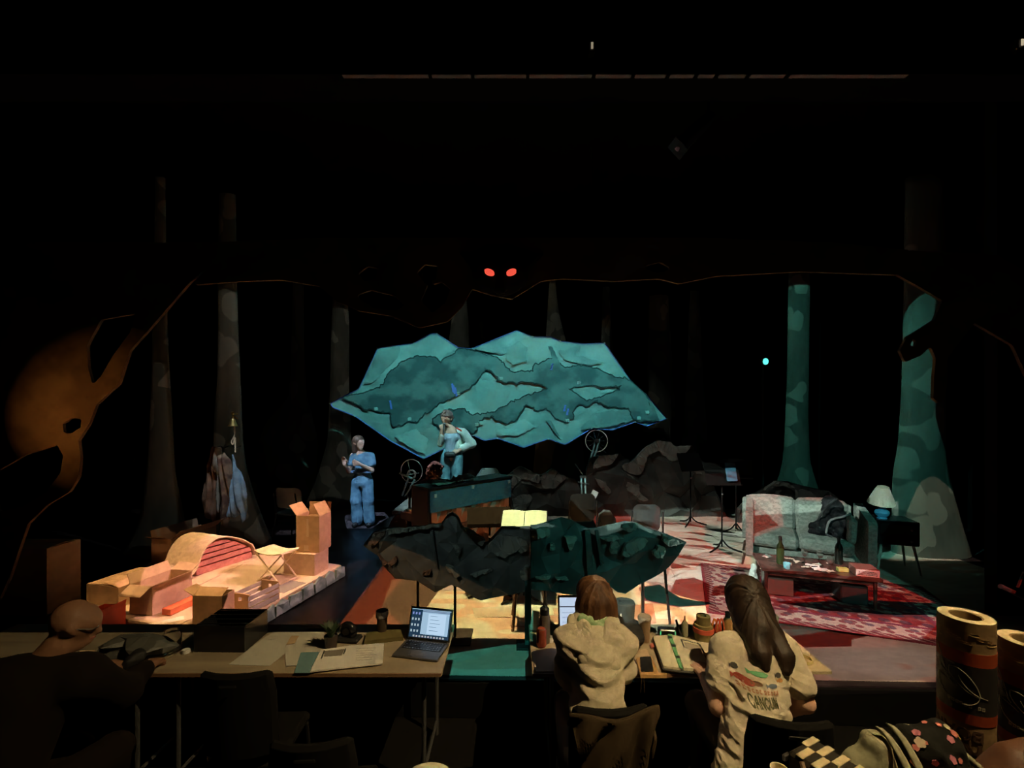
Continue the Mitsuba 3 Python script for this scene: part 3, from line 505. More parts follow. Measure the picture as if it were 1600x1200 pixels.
# folded mattress and blanket
t = thing('folded_mattress', 'folded pink mattress with a rounded top lying on the platform', 'mattress'); o = np.array([-3.62, 5.14, ZP+.004]); l = np.array([.26, .66, 0.]); ln = np.linalg.norm(l)
arch = lambda k=1.0: sg.Polygon([(0, 0), (0, .09*k)]+[(.7*q, (.09+.25*math.sin(math.pi*min(1, q**.62*.95)**1.0)*1)*k) for q in np.linspace(.04, .97, 20)]+[(.7, .05*k), (.7, 0)]).buffer(0)
put = lambda m: frame(m, o, l)
PINKM = mat('pink_fabric', speck((.5, .19, .17), (.6, .26, .23), 30), .85); MAT_D = .5
for i, (z0, z1) in enumerate(((0, .078), (.095, .148), (.164, .212), (.228, .274), (.29, .4))):
    g = arch().intersection(sg.box(-.1, z0, 1, z1)).buffer(-.006).buffer(.006)
    if g.area > .001: part(t, 'layer', put(xf(ext(g, MAT_D+.006*(i % 2)), rx=90, pos=(0, MAT_D, 0))), PINKM)
def bl(u, v):
    q = np.linspace(0, 1, u.shape[0])[:, None]; xs = np.array([-.13, -.075, -.03, -.012]+[.7*k for k in np.linspace(.04, .97, 20)]+[.725, .74, .75]); zs = np.array([.012, .03, .07, .11]+[.105+.25*math.sin(math.pi*k**.62*.95) for k in np.linspace(.04, .97, 20)]+[.06, .03, .012])
    s = np.linspace(0, 1, len(xs)); x = np.interp(q, s, xs)+0*v; z = np.interp(q, s, zs)+.02+0*v; w = meshkit.fbm(np.stack([x*7, v*6, z*7], -1), 3, 4)-.5
    y = -.035-.05*np.exp(-((q-.1)/.18)**2)*0+v*(MAT_D+.06)+.05*(meshkit.fbm(np.stack([q*6+0*v, 0*v, 0*v], -1), 2, 3)-.5)*(1-v)
    return x+.02*w, y, np.maximum(z+.035*w, .012)
m = grid(60, 30, bl)
BLK = mat('fleece', speck((.6, .49, .36), (.72, .6, .46), 22, oct=4), .95, spec=.05)
one('blanket', 'cream fleece blanket draped over the rounded pink mattress', 'blanket', thick(put(m), .016), BLK, True)
# ---------------------------------------------------------------- coats on the tree, bell, black chair
def coat(name, label, px, Y, m, seed, d=.09, group=None):
    q = flat_poly(px, Y); x0, z0, x1, z1 = q.bounds; ex = q.exterior
    def f(P):
        sh = P.shape[:-1]; pts = P[..., [0, 2]].reshape(-1, 2); u, inv = np.unique(pts.round(5), axis=0, return_inverse=True)
        import shapely as sh_; g = sh_.points(u); D = sh_.distance(ex, g)*np.where(sh_.contains(q, g), -1, 1); D = D[inv].reshape(sh)
        fold = .035*np.sin(P[..., 0]*62+3*np.sin(P[..., 2]*4+seed)+seed)+.03*(meshkit.fbm(P*9, 2, seed)-.5)
        th = d*np.clip(-D*9, 0, 1)**.5; return np.where(D > 0, D, np.abs(P[..., 1]-(Y-.01)-fold*.6)-th)
    return one(name, label, 'coat', surfnet(f, (x0-.04, Y-.25, z0-.04), (x1+.04, Y+.2, z1+.04), .016), m, True, group)
CH = [at(u, 700, 6.6) for u in (336, 350, 368)]
for p, w_ in zip(CH, ('above the brown coat', 'above the dark jacket', 'above the denim jacket')): one('coat_hook', 'small iron hook on the brown tree '+w_, 'hook', tube(curve([p+(0, .12, .02), p+(0, -.02, 0), p+(0, -.06, .03)], 10), .008), DGREY, True, group='coat hooks')
coat('brown_coat', 'long brown coat hanging at the left of the tree', [(334, 697), (342, 700), (346, 715), (352, 735), (351, 808), (338, 816), (320, 806), (318, 780), (324, 740), (328, 712)], 6.5, mat('coat_brown', speck((.13, .07, .045), (.22, .13, .09), 6), .85), 1)
coat('shearling_jacket', 'dark jacket with a pale fleece edge between the brown coat and the denim jacket', [(342, 712), (352, 706), (362, 722), (364, 740), (362, 795), (354, 828), (344, 812), (346, 760), (343, 730)], 6.36, mat('coat_dark', speck((.1, .055, .045), (.2, .15, .11), 9), .9), 2, .06)
coat('denim_jacket', 'light blue denim jacket hanging at the right of the tree', [(362, 700), (366, 718), (374, 734), (384, 752), (388, 775), (384, 812), (380, 818), (377, 800), (370, 808), (356, 808), (360, 770), (362, 750), (364, 736)], 6.3, mat('denim', speck((.15, .27, .4), (.22, .36, .5), 12), .85), 3, .07)
coat('grey_scarf', 'grey scarf hanging above the brown coat', [(333, 700), (345, 697), (349, 720), (345, 790), (341, 810), (338, 740), (331, 728)], 6.4, mat('scarf', (.28, .28, .25), .9), 5, .045)
t = thing('brass_bell', 'small brass bell with a pull rope on the brown tree', 'bell'); p = at(364, 662, 6.55)
part(t, 'bell', lathe([(0, .075), (.03, .07), (.04, .03), (.062, -.03), (.07, -.04), (0, -.04)], 18, p), BRASS, True); part(t, 'bracket', cat(tube([p+(0, .1, .14), p+(0, 0, .14), p+(0, 0, .07)], .012), xf(trimesh.creation.icosphere(1, .025), p+(0, 0, .15)), tube([p+(0, 0, .12), p+(.07, 0, .07)], .009)), BRASS)
part(t, 'rope', tube(curve([p+(.02, 0, -.04), p+(.03, -.01, -.16), p+(-.01, -.02, -.26), p+(.015, -.02, -.3), p+(.03, 0, -.2), p+(.035, 0, -.42)], 30), .009, 6), CREAM)
def chair(label, pos, rz, m, back=(.44, .32), ht=.86, group='loose chairs on the stage', name='stage_chair', legm=None):
    t = thing(name, label, 'chair', group); R = lambda mm: xf(mm, pos, rz=rz); legm = legm or BLACK
    part(t, 'seat', R(thick(grid(9, 9, lambda u, v: ((u-.5)*.44*(1-.1*v), (v-.5)*.42, .45+.02*(2*u-1)**2-.015*v)), .014)), m, True)
    w, h = back
    q = sg.box(-w/2, 0, w/2, h).buffer(-.08).buffer(.08); g = ext(q, .012); g = g.subdivide().subdivide(); v = g.vertices.copy(); v = np.stack([v[:, 0], .20+.10*v[:, 1]-.12*(v[:, 0]/.22)**2*.5+v[:, 2], v[:, 1]+ht-h], -1); g.vertices = v
    part(t, 'backrest', R(g), m, 40)
    for s in (-1, 1):
        part(t, 'leg', R(tube([(s*.2, -.17, .44), (s*.23, -.22, .01)], .011)), legm); part(t, 'leg', R(tube([(s*.18, .27, ht-.08), (s*.19, .2, .45), (s*.22, .25, .01)], .011)), legm)
    return t
chair('black plastic chair in the shadows left of the woman in blue overalls', gnd(462, 843)*(1, 1, 0), 170, mat('chair_black', (.2, .23, .23), .6))
chair('dark chair back seen behind the front mountain, in front of the chrome stand', gnd(913, 884)*(1, 1, 0)+(0, .35, 0), 180, mat('chair_brown', (.018, .017, .015), .85), (.34, .38), .93)
chair('grey chair back rising behind the right end of the front mountain', gnd(1016, 905)*(1, 1, 0)+(0, .25, 0), 172, mat('chair_grey', (.05, .05, .053), .85), (.32, .34), .90)
# ================================================================= upright piano seen from behind
o = np.array([-1.016, 5.43, .003]); l = np.array([.68, .735, 0]); PW = 1.5; put = lambda m: frame(m, o, l)
SB = mat('soundboard', speck((.42, .15, .07), (.5, .2, .1), 5, st=(3, 3, .6)), .45); RIB = mat('rib_wood', (.5, .47, .36), .6); CLOTH = mat('piano_cloth', speck((.035, .14, .17), (.05, .17, .2), 40), .8)
PBL = mat('piano_black', (.007, .007, .008), .4, spec=.15)
t = thing('upright_piano', 'black upright piano seen from behind, its wooden ribs showing below a blue cloth', 'piano')
part(t, 'lid', put(box(PW, .36, .03, .004, (PW/2, .17, 1.07))), PBL)
for x in (.02, PW-.02): part(t, 'side_panel', put(box(.04, .34, 1.07, .003, (x, .18, 0))), PBL)
part(t, 'soundboard', put(box(PW-.08, .02, 1.0, c=(PW/2, .12, .05))), SB)
for x in (.1, .5, .98, 1.4): part(t, 'back_post', put(box(.09, .1, 1.02, .006, (x, .06, .03))), SB)
for z in (.03, .46, .97): part(t, 'rail', put(box(PW-.08, .05 if z != .46 else .03, .1, .004, (PW/2, .085, z))), WOODD if z == .46 else SB)
clip = sg.box(.05, .06, PW-.05, .95)
for i in range(9):
    x = -.1+.2*i; g = affinity.rotate(sg.box(x-.034, -.4, x+.034, 1.5), -28, origin=(x, .5)).intersection(clip)
    if g.area > .005: part(t, 'rib', put(xf(ext(g, .025), rx=90, pos=(0, .118, 0))), RIB)
part(t, 'cloth_panel', put(box(PW-.06, .012, .26, c=(PW/2, .0, .79))), CLOTH)
for x, z in ((.1, 1.0), (.72, 1.035), (1.42, 1.03)): part(t, 'cloth_clip', put(box(.04, .02, .045, .004, (x, -.012, z-.03))), CREAM)
part(t, 'key_bed', put(box(PW-.06, .3, .1, .005, (PW/2, .5, .62))), GLOSSB); part(t, 'lower_panel', put(box(PW-.08, .02, .6, c=(PW/2, .35, .02))), GLOSSB); part(t, 'keys', put(box(PW-.2, .14, .02, c=(PW/2, .56, .722))), WHITE)
for i in range(6):
    x = .26+.1*i; g = grid(7, 6, lambda u, v: ((u-.5)*.2, (v-.5)*.26, .012+.03*np.sin(u*4+i)*v+.02*(meshkit.noise(np.stack([u*5+i, v*5, 0*u], -1))-.2)))
    one('sheet_music', 'loose crumpled papers lying on top of the piano', 'paper', thick(put(xf(g, (x, .14, 1.102+.004*i), rz=20*math.sin(i*2.3))), .002), PAPER if i != 3 else mat('orange_paper', (.6, .25, .15), .8), group='papers on the piano')
one('piano_bench', 'dark piano bench behind the upright piano', 'bench', cat([xf(m, (-1.24, 6.62, 0), rz=47) for m in (box(.55, .33, .06, .01, (0, 0, .44)),)+tuple(box(.05, .05, .44, c=(sx*.24, sy*.13, .002)) for sx in (-1, 1) for sy in (-1, 1))]), GLOSSB)
# ---------------------------------------------------------------- music stands
STB = mat('stand_black', (.008, .008, .008), .9, spec=.05)
def stand(label, pos, h, rz, tilt=62, m=STB, desk=True, group='black music stands'):
    t = thing('music_stand', label, 'music stand', group); R = lambda mm: xf(mm, pos, rz=rz)
    part(t, 'pole', R(tube([(0, 0, .06), (0, 0, h)], .011)), m)
    for a in (90, 210, 330):
        c, s = math.cos(math.radians(a)), math.sin(math.radians(a)); part(t, 'foot', R(tube(curve([(0, 0, .16), (.1*c, .1*s, .06), (.27*c, .27*s, .012)], 10), .011)), m)
    if desk:
        g = sg.box(-.25, 0, .25, .34).buffer(-.02).buffer(.02); part(t, 'desk', R(xf(ext(g, .006), (0, -.06, h-.02), rx=tilt)), m); part(t, 'lip', R(xf(box(.5, .05, .006), (0, -.085, h-.015), rx=tilt-90)), m)
    part(t, 'knob', R(xf(trimesh.creation.icosphere(1, .016), (0, -.014, h-.15))), CHROME); return t
stand('black music stand left of the sofa', gnd(1128, 860), .98, 0, 70)
one('blue_folder', 'narrow blue folder standing on the music stand left of the sofa', 'folder', xf(box(.15, .02, .27, .004), gnd(1128, 860)+(.1, -.11, 1.03), rx=-18), mat('folder_blue', (.05, .16, .26), .6))
stand('black music stand far back in front of the rock outcrop', gnd(1079, 820), 1.0, 20, 66)
stand('black music stand in the dark behind the sofa arm', gnd(1150, 832), .95, -25, 60)
stand('low dark music stand in front of the piano back', np.array([-.25, 5.0, 0]), .79, 5, 24)
s5 = np.array([.13, 4.8, 0]); stand('music stand holding the bright open score', s5, .79, -4, 25)
t = thing('open_score', 'brightly lit open score on the music stand behind the front mountain', 'sheet music')
for s in (-1, 1): part(t, 'page', xf(xf(thick(grid(7, 5, lambda u, v: (s*(.003+u*.24), v*.28, .008+.022*np.sin(u*math.pi)*.6)), .002), (0, -.058, .795), rx=25), s5, rz=-4), PAPER)
t = thing('bar_stool', 'dark wooden bar stool standing under the front mountain', 'stool'); c = np.array([.17, 4.28, 0])
part(t, 'seat', lathe([(0, .68), (.15, .68), (.165, .695), (.16, .71), (0, .715)], 24, c), WOODD, 40)
for sx in (-1, 1):
    for sy in (-1, 1): part(t, 'leg', tube([c+(sx*.1, sy*.1, .69), c+(sx*.165, sy*.165, .002)], [.015, .013]), WOODD)
    part(t, 'rung', tube([c+(sx*.128, -.128, .33), c+(sx*.128, .128, .33)], .009), DGREY); part(t, 'rung', tube([c+(-.12, sx*.12, .42), c+(.12, sx*.12, .42)], .009), DGREY)
part(t, 'footring', tube([c+(.135*math.cos(a), .135*math.sin(a), .46) for a in np.linspace(0, 2*np.pi, 25)], .007, 6), DGREY)
for i, (px, m, lb) in enumerate((([(738, 951), (800, 948), (808, 965), (742, 966)], PAPER2, 'beige sheet of card on the floor left of the bar stool'), ([(806, 949), (862, 946), (866, 962), (812, 966)], PAPER, 'pale sheet on the floor under the bar stool'), ([(985, 947), (1020, 944), (1026, 974), (990, 978)], mat('pink_paper', (.5, .3, .25), .8), 'pinkish sheet on the floor right of the seated woman in cream'), ([(690, 923), (712, 905), (760, 905), (772, 920), (740, 924)], mat('lilac_paper', (.42, .4, .48), .7), 'lilac crumpled sheet on the floor under the front mountain'))):
    one('floor_paper', lb, 'paper', xf(ext(ground_poly(px), .002), (0, 0, .0055)), m)
# chrome stand and white card behind the dark chair; the two wheels
def ring(c, R, r, ax=(0, 1, 0), n=36):
    ax = np.array(ax, float); ax /= np.linalg.norm(ax); a = np.cross(ax, (0, 0, 1.)); a /= np.linalg.norm(a); b = np.cross(ax, a); return tube([c+R*(math.cos(q)*a+math.sin(q)*b) for q in np.linspace(0, 2*np.pi, n+1)], r, 6)
CY = mat('cyan_tube', (.35, .6, .62), .35)
t = thing('bicycle', 'bent tube frame with a half hidden wheel, left of the piano', 'cycle'); Y = 7.1; A = lambda u, v: at(u, v, Y)
c = A(643, 736); part(t, 'rim', ring(c, .185, .008, (.25, 1, 0)), CHROME, True); part(t, 'hub', ring(A(643, 741), .065, .016, (.2, 1, 0), 18), CHROME, True)
for u, v in ((637, 719), (655, 739), (630, 744)): part(t, 'spoke', tube([A(641, 741), A(u, v)], .007, 5), CHROME)
for a, b, r in (((624, 739), (644, 748), .019), ((638, 747), (628, 775), .016), ((648, 749), (633, 776), .016)): part(t, 'tube', tube([A(*a), A(*b)], r), CY)
g0 = A(640, 777); part(t, 'base', cat(tube(curve([A(634, 772), A(640, 777), A(650, 774)], 10), .012), tube([g0, (g0[0], Y, 0.0)], .02), box(.4, .2, .02, c=(g0[0], Y, 0))), DGREY)
t = thing('bicycle', 'upright spoked wheel on a cyan double fork behind the rock outcrop', 'cycle'); Y = 9.15; c = A(932, 689)
part(t, 'rim', ring(c, .222, .012, (.12, 1, 0)), WHITE, True); part(t, 'hub', xf(cyl(.045, .08, n=14), c+(0, .04, 0), rx=90), DGREY)
for q in range(10): part(t, 'spoke', tube([c, c+.22*np.array([math.cos(q*.628), 0, math.sin(q*.628)])], .004, 4), CHROME)
for du in (-2, 3): part(t, 'fork', tube([A(934+du, 686), A(925+du, 716)], .02), CY)
part(t, 'strut', tube([A(936, 697), A(947, 708)], .014), DGREY); part(t, 'post', tube([A(926, 714), (A(926, 714)[0], Y, 0.0)], .03), DGREY)
t = thing('chrome_stand', 'chrome clamp stand rising behind the dark chair', 'stand'); Y = 7.0
for u in (908, 914): part(t, 'rod', tube([A(u, 745), A(u+1, 772)], .014), CY)
part(t, 'clamp', cat(tube([A(906, 745), A(916, 745)], .02), tube([A(903, 753), A(921, 757)], .012), tube([A(898, 724), A(911, 742)], .008)), CHROME); p = A(911, 772); part(t, 'post', tube([p, (p[0], Y, 0)], .016), BLACK); part(t, 'foot', box(.35, .35, .02, .004, (p[0], Y, 0)), BLACK)
one('white_card', 'small tilted white card clipped beside the chrome stand', 'card', cat(xf(box(.1, .01, .14), A(924, 779)+(0, -.03, 0), ry=28), tube([A(924, 777)+(0, -.02, 0), A(911, 772)+(0, -.016, -.05)], .006)), WHITE)

# ================================================================= right of the stage: rug, sofa, tables
ru, rv, ro = np.array([.935, -.355]), np.array([.355, .935]), np.array([1.955, 4.5])
def rugfn(p, n, uv):
    x = ((p.x-float(ro[0]))*float(ru[0])+(p.y-float(ro[1]))*float(ru[1]))/2.35; y = ((p.x-float(ro[0]))*float(rv[0])+(p.y-float(ro[1]))*float(rv[1]))/1.6
    ex = dr.minimum(x*2.35, (1-x)*2.35); ey = dr.minimum(y*1.6, (1-y)*1.6); e = dr.minimum(ex, ey)
    pat = dr.abs(dr.sin(x*44))*dr.abs(dr.sin(y*30)); d1, d2, w = mikit.voronoi(x*26, y*18); mot = SS(.5, .3, d1)
    field = MX((.16, .022, .025), (.3, .15, .14), mot*SS(.3, .6, w)); field = MX(field, mi.Color3f(.06, .03, .045), SS(.55, .75, pat)*.8)
    bord = MX((.33, .24, .21), (.17, .05, .055), SS(.42, .3, d1)); bord = MX(bord, mi.Color3f(.12, .07, .09), SS(.7, .9, pat))
    c = dr.select(e < .03, mi.Color3f(.2, .04, .05), dr.select(e < .1, MX((.27, .18, .16), (.13, .03, .035), SS(.4, .6, dr.abs(dr.sin((x+y)*70)))), dr.select(e < .32, bord, dr.select(e < .36, mi.Color3f(.14, .03, .05), field))))
    return c*(.75+.5*FB(p.x*60, p.y*60, 0, 2))
RUG = mat('rug', mikit.proc(rugfn), .95, spec=.03)
q = sg.Polygon([ro, ro+ru*2.35, ro+ru*2.35+rv*1.6, ro+rv*1.6]); t = thing('persian_rug', 'worn red patterned rug under the coffee table', 'rug')
part(t, 'pile', xf(ext(q, .008), (0, 0, .0045)), RUG)
so = np.array([3.0, 5.95, .003]); sx = np.array([.88, -.47, 0]); put = lambda m: frame(m, so, sx); SW = 1.38
def tweed(p, n, uv): return MX((.24, .25, .23), (.37, .375, .34), SS(.3, .7, FB(p.x*38, p.y*38, p.z*38, 3)))*(.85+.3*FB(p.x*5, p.y*5, p.z*5, 3))
TWEED = mat('tweed', mikit.proc(tweed), .95, spec=.05)
def cushion(sx_, sy_, sz_, r=.05, puff=.015, seed=0):
    m = box(sx_, sy_, sz_, r*.6); m = m.subdivide().subdivide().subdivide() if len(m.faces) < 60 else m.subdivide().subdivide(); v = m.vertices; c = np.array([0, 0, sz_/2]); q = (v-c)/(np.array([sx_, sy_, sz_])/2)
    f = (1-q[:, 0]**2)*(1-q[:, 1]**2); g = (1-q[:, 0]**2)*(1-q[:, 2]**2); v = v+np.stack([0*f, np.sign(q[:, 1])*np.clip(g, 0, 1)*puff*(np.abs(q[:, 1]) > .8), np.sign(q[:, 2])*np.clip(f, 0, 1)*puff*(np.abs(q[:, 2]) > .8)], -1)+.006*(meshkit.noise(v*14+seed)-.5)[:, None]
    m.vertices = v; return m
t = thing('sofa', 'grey tweed two-seat sofa with angled arms and dark tapered legs', 'sofa')
part(t, 'base', put(box(SW-.2, .62, .11, .02, (SW/2, .42, .15))), TWEED, 40)
for i in (0, 1):
    part(t, 'seat_cushion', put(xf(cushion((SW-.24)/2-.006, .64, .165, .06, .02, i), (.12+(SW-.24)/4*(1+2*i), .33, .275))), TWEED, 50)
    part(t, 'back_cushion', put(xf(cushion((SW-.2)/2-.006, .17, .44, .06, .03, 5+i), (.1+(SW-.2)/4*(1+2*i), .62, .395), rx=-13)), TWEED, 50)
part(t, 'back_frame', put(xf(box(SW-.08, .08, .6, .02), (SW/2, .74, .18), rx=-9)), TWEED, 40)
for s, x in ((-1, .05), (1, SW-.05)):
    a = sg.Polygon([(.0, .13), (.74, .13), (.86, .78), (.8, .81), (.0, .73), (-.05, .69)]).buffer(-.03).buffer(.03); m = xf(ext(a, .085), (x+.0425, 0, 0), rx=90, rz=90); part(t, 'arm', put(m), TWEED, 40)
    part(t, 'arm_pad', put(xf(cushion(.085, .6, .3, .04, .012, 9+s), (x-s*.1, .33, .425), ry=s*3)), TWEED, 50)
    for y in (.06, .7): part(t, 'leg', put(tube([(x-s*.03, y, .15), (x, y+(.03 if y > .3 else -.02), 0)], [.02, .012])), WOODD)
bx = lambda x, y, z: so+np.array([sx[0]*x-sx[1]*0-(-.47)*0, 0, 0])
S3 = lambda x, y, z: so+sx*(x-.07)+np.array([.47, .88, 0])*y+np.array([0, 0, z])
BAGM = mat('bag_black', speck((.008, .008, .01), (.022, .022, .026), 14, oct=4), .65, spec=.2)
t = thing('black_bag', 'crumpled black bag with straps slumped on the right end of the sofa', 'bag')
part(t, 'body', blob([(S3(1.0, .28, .52), S3(1.18, .36, .6), .1, .13), (S3(1.18, .36, .6), S3(1.16, .5, .82), .13, .1), (S3(1.2, .2, .5), S3(1.28, .3, .62), .07, .1), (S3(.92, .34, .5), S3(1.05, .42, .52), .045, .07)], .013, .05, wob=.09, wf=16, seed=3), BAGM, True)
for a in (((.98, .3, .6), (1.02, .22, .74), (1.12, .3, .86), (1.2, .42, .9)), ((1.06, .18, .5), (1.1, .17, .66), (1.24, .2, .72), (1.33, .3, .75)), ((.9, .3, .47), (.98, .22, .56), (1.04, .2, .5), (1.12, .16, .46))): part(t, 'strap', tube(curve([S3(*q) for q in a], 24), .013, 6), DGREY if a[0][0] != 1.06 else mat('strap_pale', (.3, .28, .28), .6))
# coffee table
to = np.array([2.70, 4.84, 0]); tx = np.array([.945, -.327, 0]); put = lambda m: frame(m, to, tx); ZT = .34; TBL = mat('table_wood', speck((.06, .03, .025), (.11, .055, .045), 5, st=(3, 3, 3)), .28)
t = thing('coffee_table', 'low dark wood coffee table covered with bottles and scraps', 'table')
part(t, 'tabletop', put(box(1.08, .56, .035, .005, (.54, .28, ZT-.035))), TBL)
for x in (.05, 1.03):
    for y in (.05, .51): part(t, 'leg', put(tube([(x, y, ZT-.03), (x, y, .013)], [.02, .014])), TBL)
part(t, 'apron', put(cat(box(.96, .02, .05, c=(.54, .06, ZT-.085)), box(.96, .02, .05, c=(.54, .5, ZT-.085)))), TBL)
one('grey_bin', 'plain grey bin under the left end of the coffee table', 'bin', put(cat(box(.26, .3, .2, .01, (.2, .28, .014)))), mat('bin_grey', (.2, .18, .16), .7))
one('dark_bin', 'dark bin under the right end of the coffee table', 'bin', put(box(.24, .3, .2, .01, (.88, .28, .014))), DGREY)
def C(x, y): return to+tx*x+np.array([.327, .945, 0])*y+np.array([0, 0, ZT+.0005])
def bottle(label, p, m, s=1.0):
    t = thing('wine_bottle', label, 'bottle', None); part(t, 'body', lathe([(0, 0), (.036, 0), (.038, .01), (.038, .175), (.03, .205), (.0145, .235), (.0135, .29), (.0155, .292), (.0155, .302), (0, .302)], 20, p), m, 40); part(t, 'capsule', lathe([(.0148, .255), (.0162, .256), (.0168, .304), (0, .3045)], 16, p), BLACK, 40); return t
bottle('green wine bottle at the left of the coffee table', C(.22, .22), BOTTLE); bottle('black wine bottle at the right of the coffee table, by the sofa arm', C(.83, .42), mat('bottle_black', (.01, .012, .01), .12))
for x, y in ((.48, .33), (.62, .3), (.66, .12)):
    one('wine_glass', ['clear wine glass in the middle of the coffee table', 'clear wine glass right of the middle of the coffee table', 'clear wine glass near the front edge of the coffee table'][[.48, .62, .66].index(x)], 'glass', lathe([(0, 0), (.03, .001), (.03, .004), (.005, .008), (.0035, .07), (.02, .085), (.031, .11), (.03, .14), (.026, .16), (.0248, .16), (.0288, .14), (.0295, .11), (.018, .088), (0, .078)], 20, C(x, y)), GLASS, True)
one('blue_cup', 'small pale blue cup at the front of the coffee table', 'cup', lathe([(0, 0), (.03, 0), (.036, .06), (.033, .06), (.028, .006), (0, .006)], 18, C(.25, .07)), mat('cup_blue', (.2, .5, .6), .4), 40)
one('yellow_packet', 'yellow packet beside the box on the coffee table', 'packet', xf(box(.1, .06, .04, .004), C(.78, .15), rz=-10), mat('packet', (.55, .5, .15), .6))
t = thing('tissue_box', 'white lettered box on the right end of the coffee table', 'box'); bp = lambda m: frame(m, C(.86, .03), tx)
part(t, 'body', bp(box(.2, .2, .08, .003, (.1, .1, 0))), mat('box_top', (.24, .1, .08), .7)); part(t, 'label', bp(box(.2, .002, .07, c=(.1, -.001, .005))), WHITE)
for z in (.02, .035, .05): part(t, 'print_line', bp(box(.16, .001, .005, c=(.1, -.0026, z))), DGREY)
for i, (x, y, r, w) in enumerate(((.12, .4, 30, .12), (.34, .38, -20, .1), (.4, .28, 10, .08), (.52, .2, -35, .13), (.58, .24, 15, .1), (.44, .12, 5, .09), (.56, .08, -15, .14), (.64, .05, 20, .1), (.3, .17, 60, .07), (.72, .34, 40, .08))):
    g = grid(6, 5, lambda u, v: ((u-.5)*w, (v-.5)*w*.55, .012+.02*meshkit.noise(np.stack([u*4+i, v*4, 0*u+i], -1)))); one('paper_scrap', 'crumpled paper scraps scattered on the coffee table', 'paper', thick(xf(g, C(x, y), rz=r), .002), PAPER2 if i % 3 else WHITE, group='scraps on the coffee table')
one('crumpled_cloth', 'crumpled white cloth on the rug at the left of the coffee table', 'cloth', blob([(gnd(1176, 921)+(0, 0, .05), gnd(1177, 915)+(0, 0, .22), .055, .03), (gnd(1168, 921)+(0, 0, .035), gnd(1180, 921)+(0, 0, .035), .03, .04)], .01, .04, wob=.06, wf=22), WHITE, True)
one('cream_box', 'small cream box on the floor under the left end of the sofa', 'box', xf(box(.16, .16, .13, .008), gnd(1172, 885)+(0.05, .12, .006), rz=-28), CREAM)
# side table and lamp
c = np.array([4.9, 5.78, 0]); t = thing('side_table', 'dark side table on pale splayed legs beside the sofa', 'table'); put = lambda m: xf(m, c, rz=-20)
part(t, 'body', put(box(.42, .4, .3, .01, (0, 0, .36))), GLOSSB); part(t, 'drawer', put(box(.38, .012, .12, .003, (0, -.206, .5))), BLACK); part(t, 'knob', put(xf(trimesh.creation.icosphere(1, .014), (.12, -.22, .56))), CHROME); part(t, 'knob', put(xf(trimesh.creation.icosphere(1, .014), (.12, -.22, .42))), CHROME)
for a in (-1, 1):
    for b in (-1, 1): part(t, 'leg', put(tube([(a*.16, b*.15, .37), (a*.22, b*.2, .003)], [.018, .011])), mat('leg_pale', (.45, .48, .44), .5))
p = c+np.array([-.15, -.03, .661]); t = thing('table_lamp', 'unlit table lamp with a pleated cream shade and blue ceramic base', 'lamp')
part(t, 'base', lathe([(0, 0), (.05, 0), (.055, .01), (.04, .02), (.07, .045), (.082, .075), (.07, .105), (.035, .12), (.045, .135), (.02, .15), (.012, .17), (0, .17)], 24, p), BLUEG, 40); part(t, 'stem', tube([p+(0, 0, .16), p+(0, 0, .24)], .008), BRASS)
n = 72; A_ = np.arange(n)*2*np.pi/n; prof = np.linspace(0, 1, 6); v = []
for s in prof:
    r = (.145*(1-s)+.06*s)*(1+.03*(np.arange(n) % 2)); v.append(np.stack([r*np.cos(A_), r*np.sin(A_), 0*A_+.19+.22*s], -1))
v = np.array(v).reshape(-1, 3); q = [(i*n+j, i*n+(j+1) % n, (i+1)*n+(j+1) % n, (i+1)*n+j) for i in range(5) for j in range(n)]; q = np.array(q)
m = trimesh.Trimesh(v, np.vstack([q[:, [0, 1, 2]], q[:, [0, 2, 3]]]), process=False); part(t, 'shade', xf(xf(thick(m, .003), (0, 0, -.3)), p+(0, 0, .3), rx=13, ry=-4), mat('shade', (.7, .7, .58), .8)); part(t, 'shade_ring', xf(tube([(.06*math.cos(a), .06*math.sin(a), .11) for a in np.linspace(0, 2*np.pi, 25)], .004, 6), p+(0, 0, .3), rx=13, ry=-4), CREAM)
# dark tripod and foil at the right edge
t = thing('light_stand', 'black tripod light stand at the right edge in front of the side drape', 'stand'); p = np.array([4.5, 3.7, 0]); YQ = 3.7
part(t, 'arm', tube([at(1563, 916, YQ), at(1625, 945, YQ)], .02), DGREY); part(t, 'pole', tube([p+(.05, 0, .03), p+(.05, 0, 1.2)], .018), BLACK); part(t, 'brace', tube([at(1600, 893, YQ), at(1590, 918, YQ)], .01), DGREY)
for a in (90, 210, 330): part(t, 'leg', tube([p+(.05, 0, .25), p+(.05+.3*math.cos(math.radians(a)), .3*math.sin(math.radians(a)), .012)], .013), BLACK)
one('crumpled_foil', 'crumpled teal foil on the floor at the right edge', 'foil', xf(crag(sg.Polygon([(0, 0), (.34, 0), (.34, .12), (.25, .17), (.14, .13), (.06, .07)]), 14, .12, .02, 31, 0), (4.3, 3.86, .006)), mat('foil', (.25, .42, .42), .3, .6))
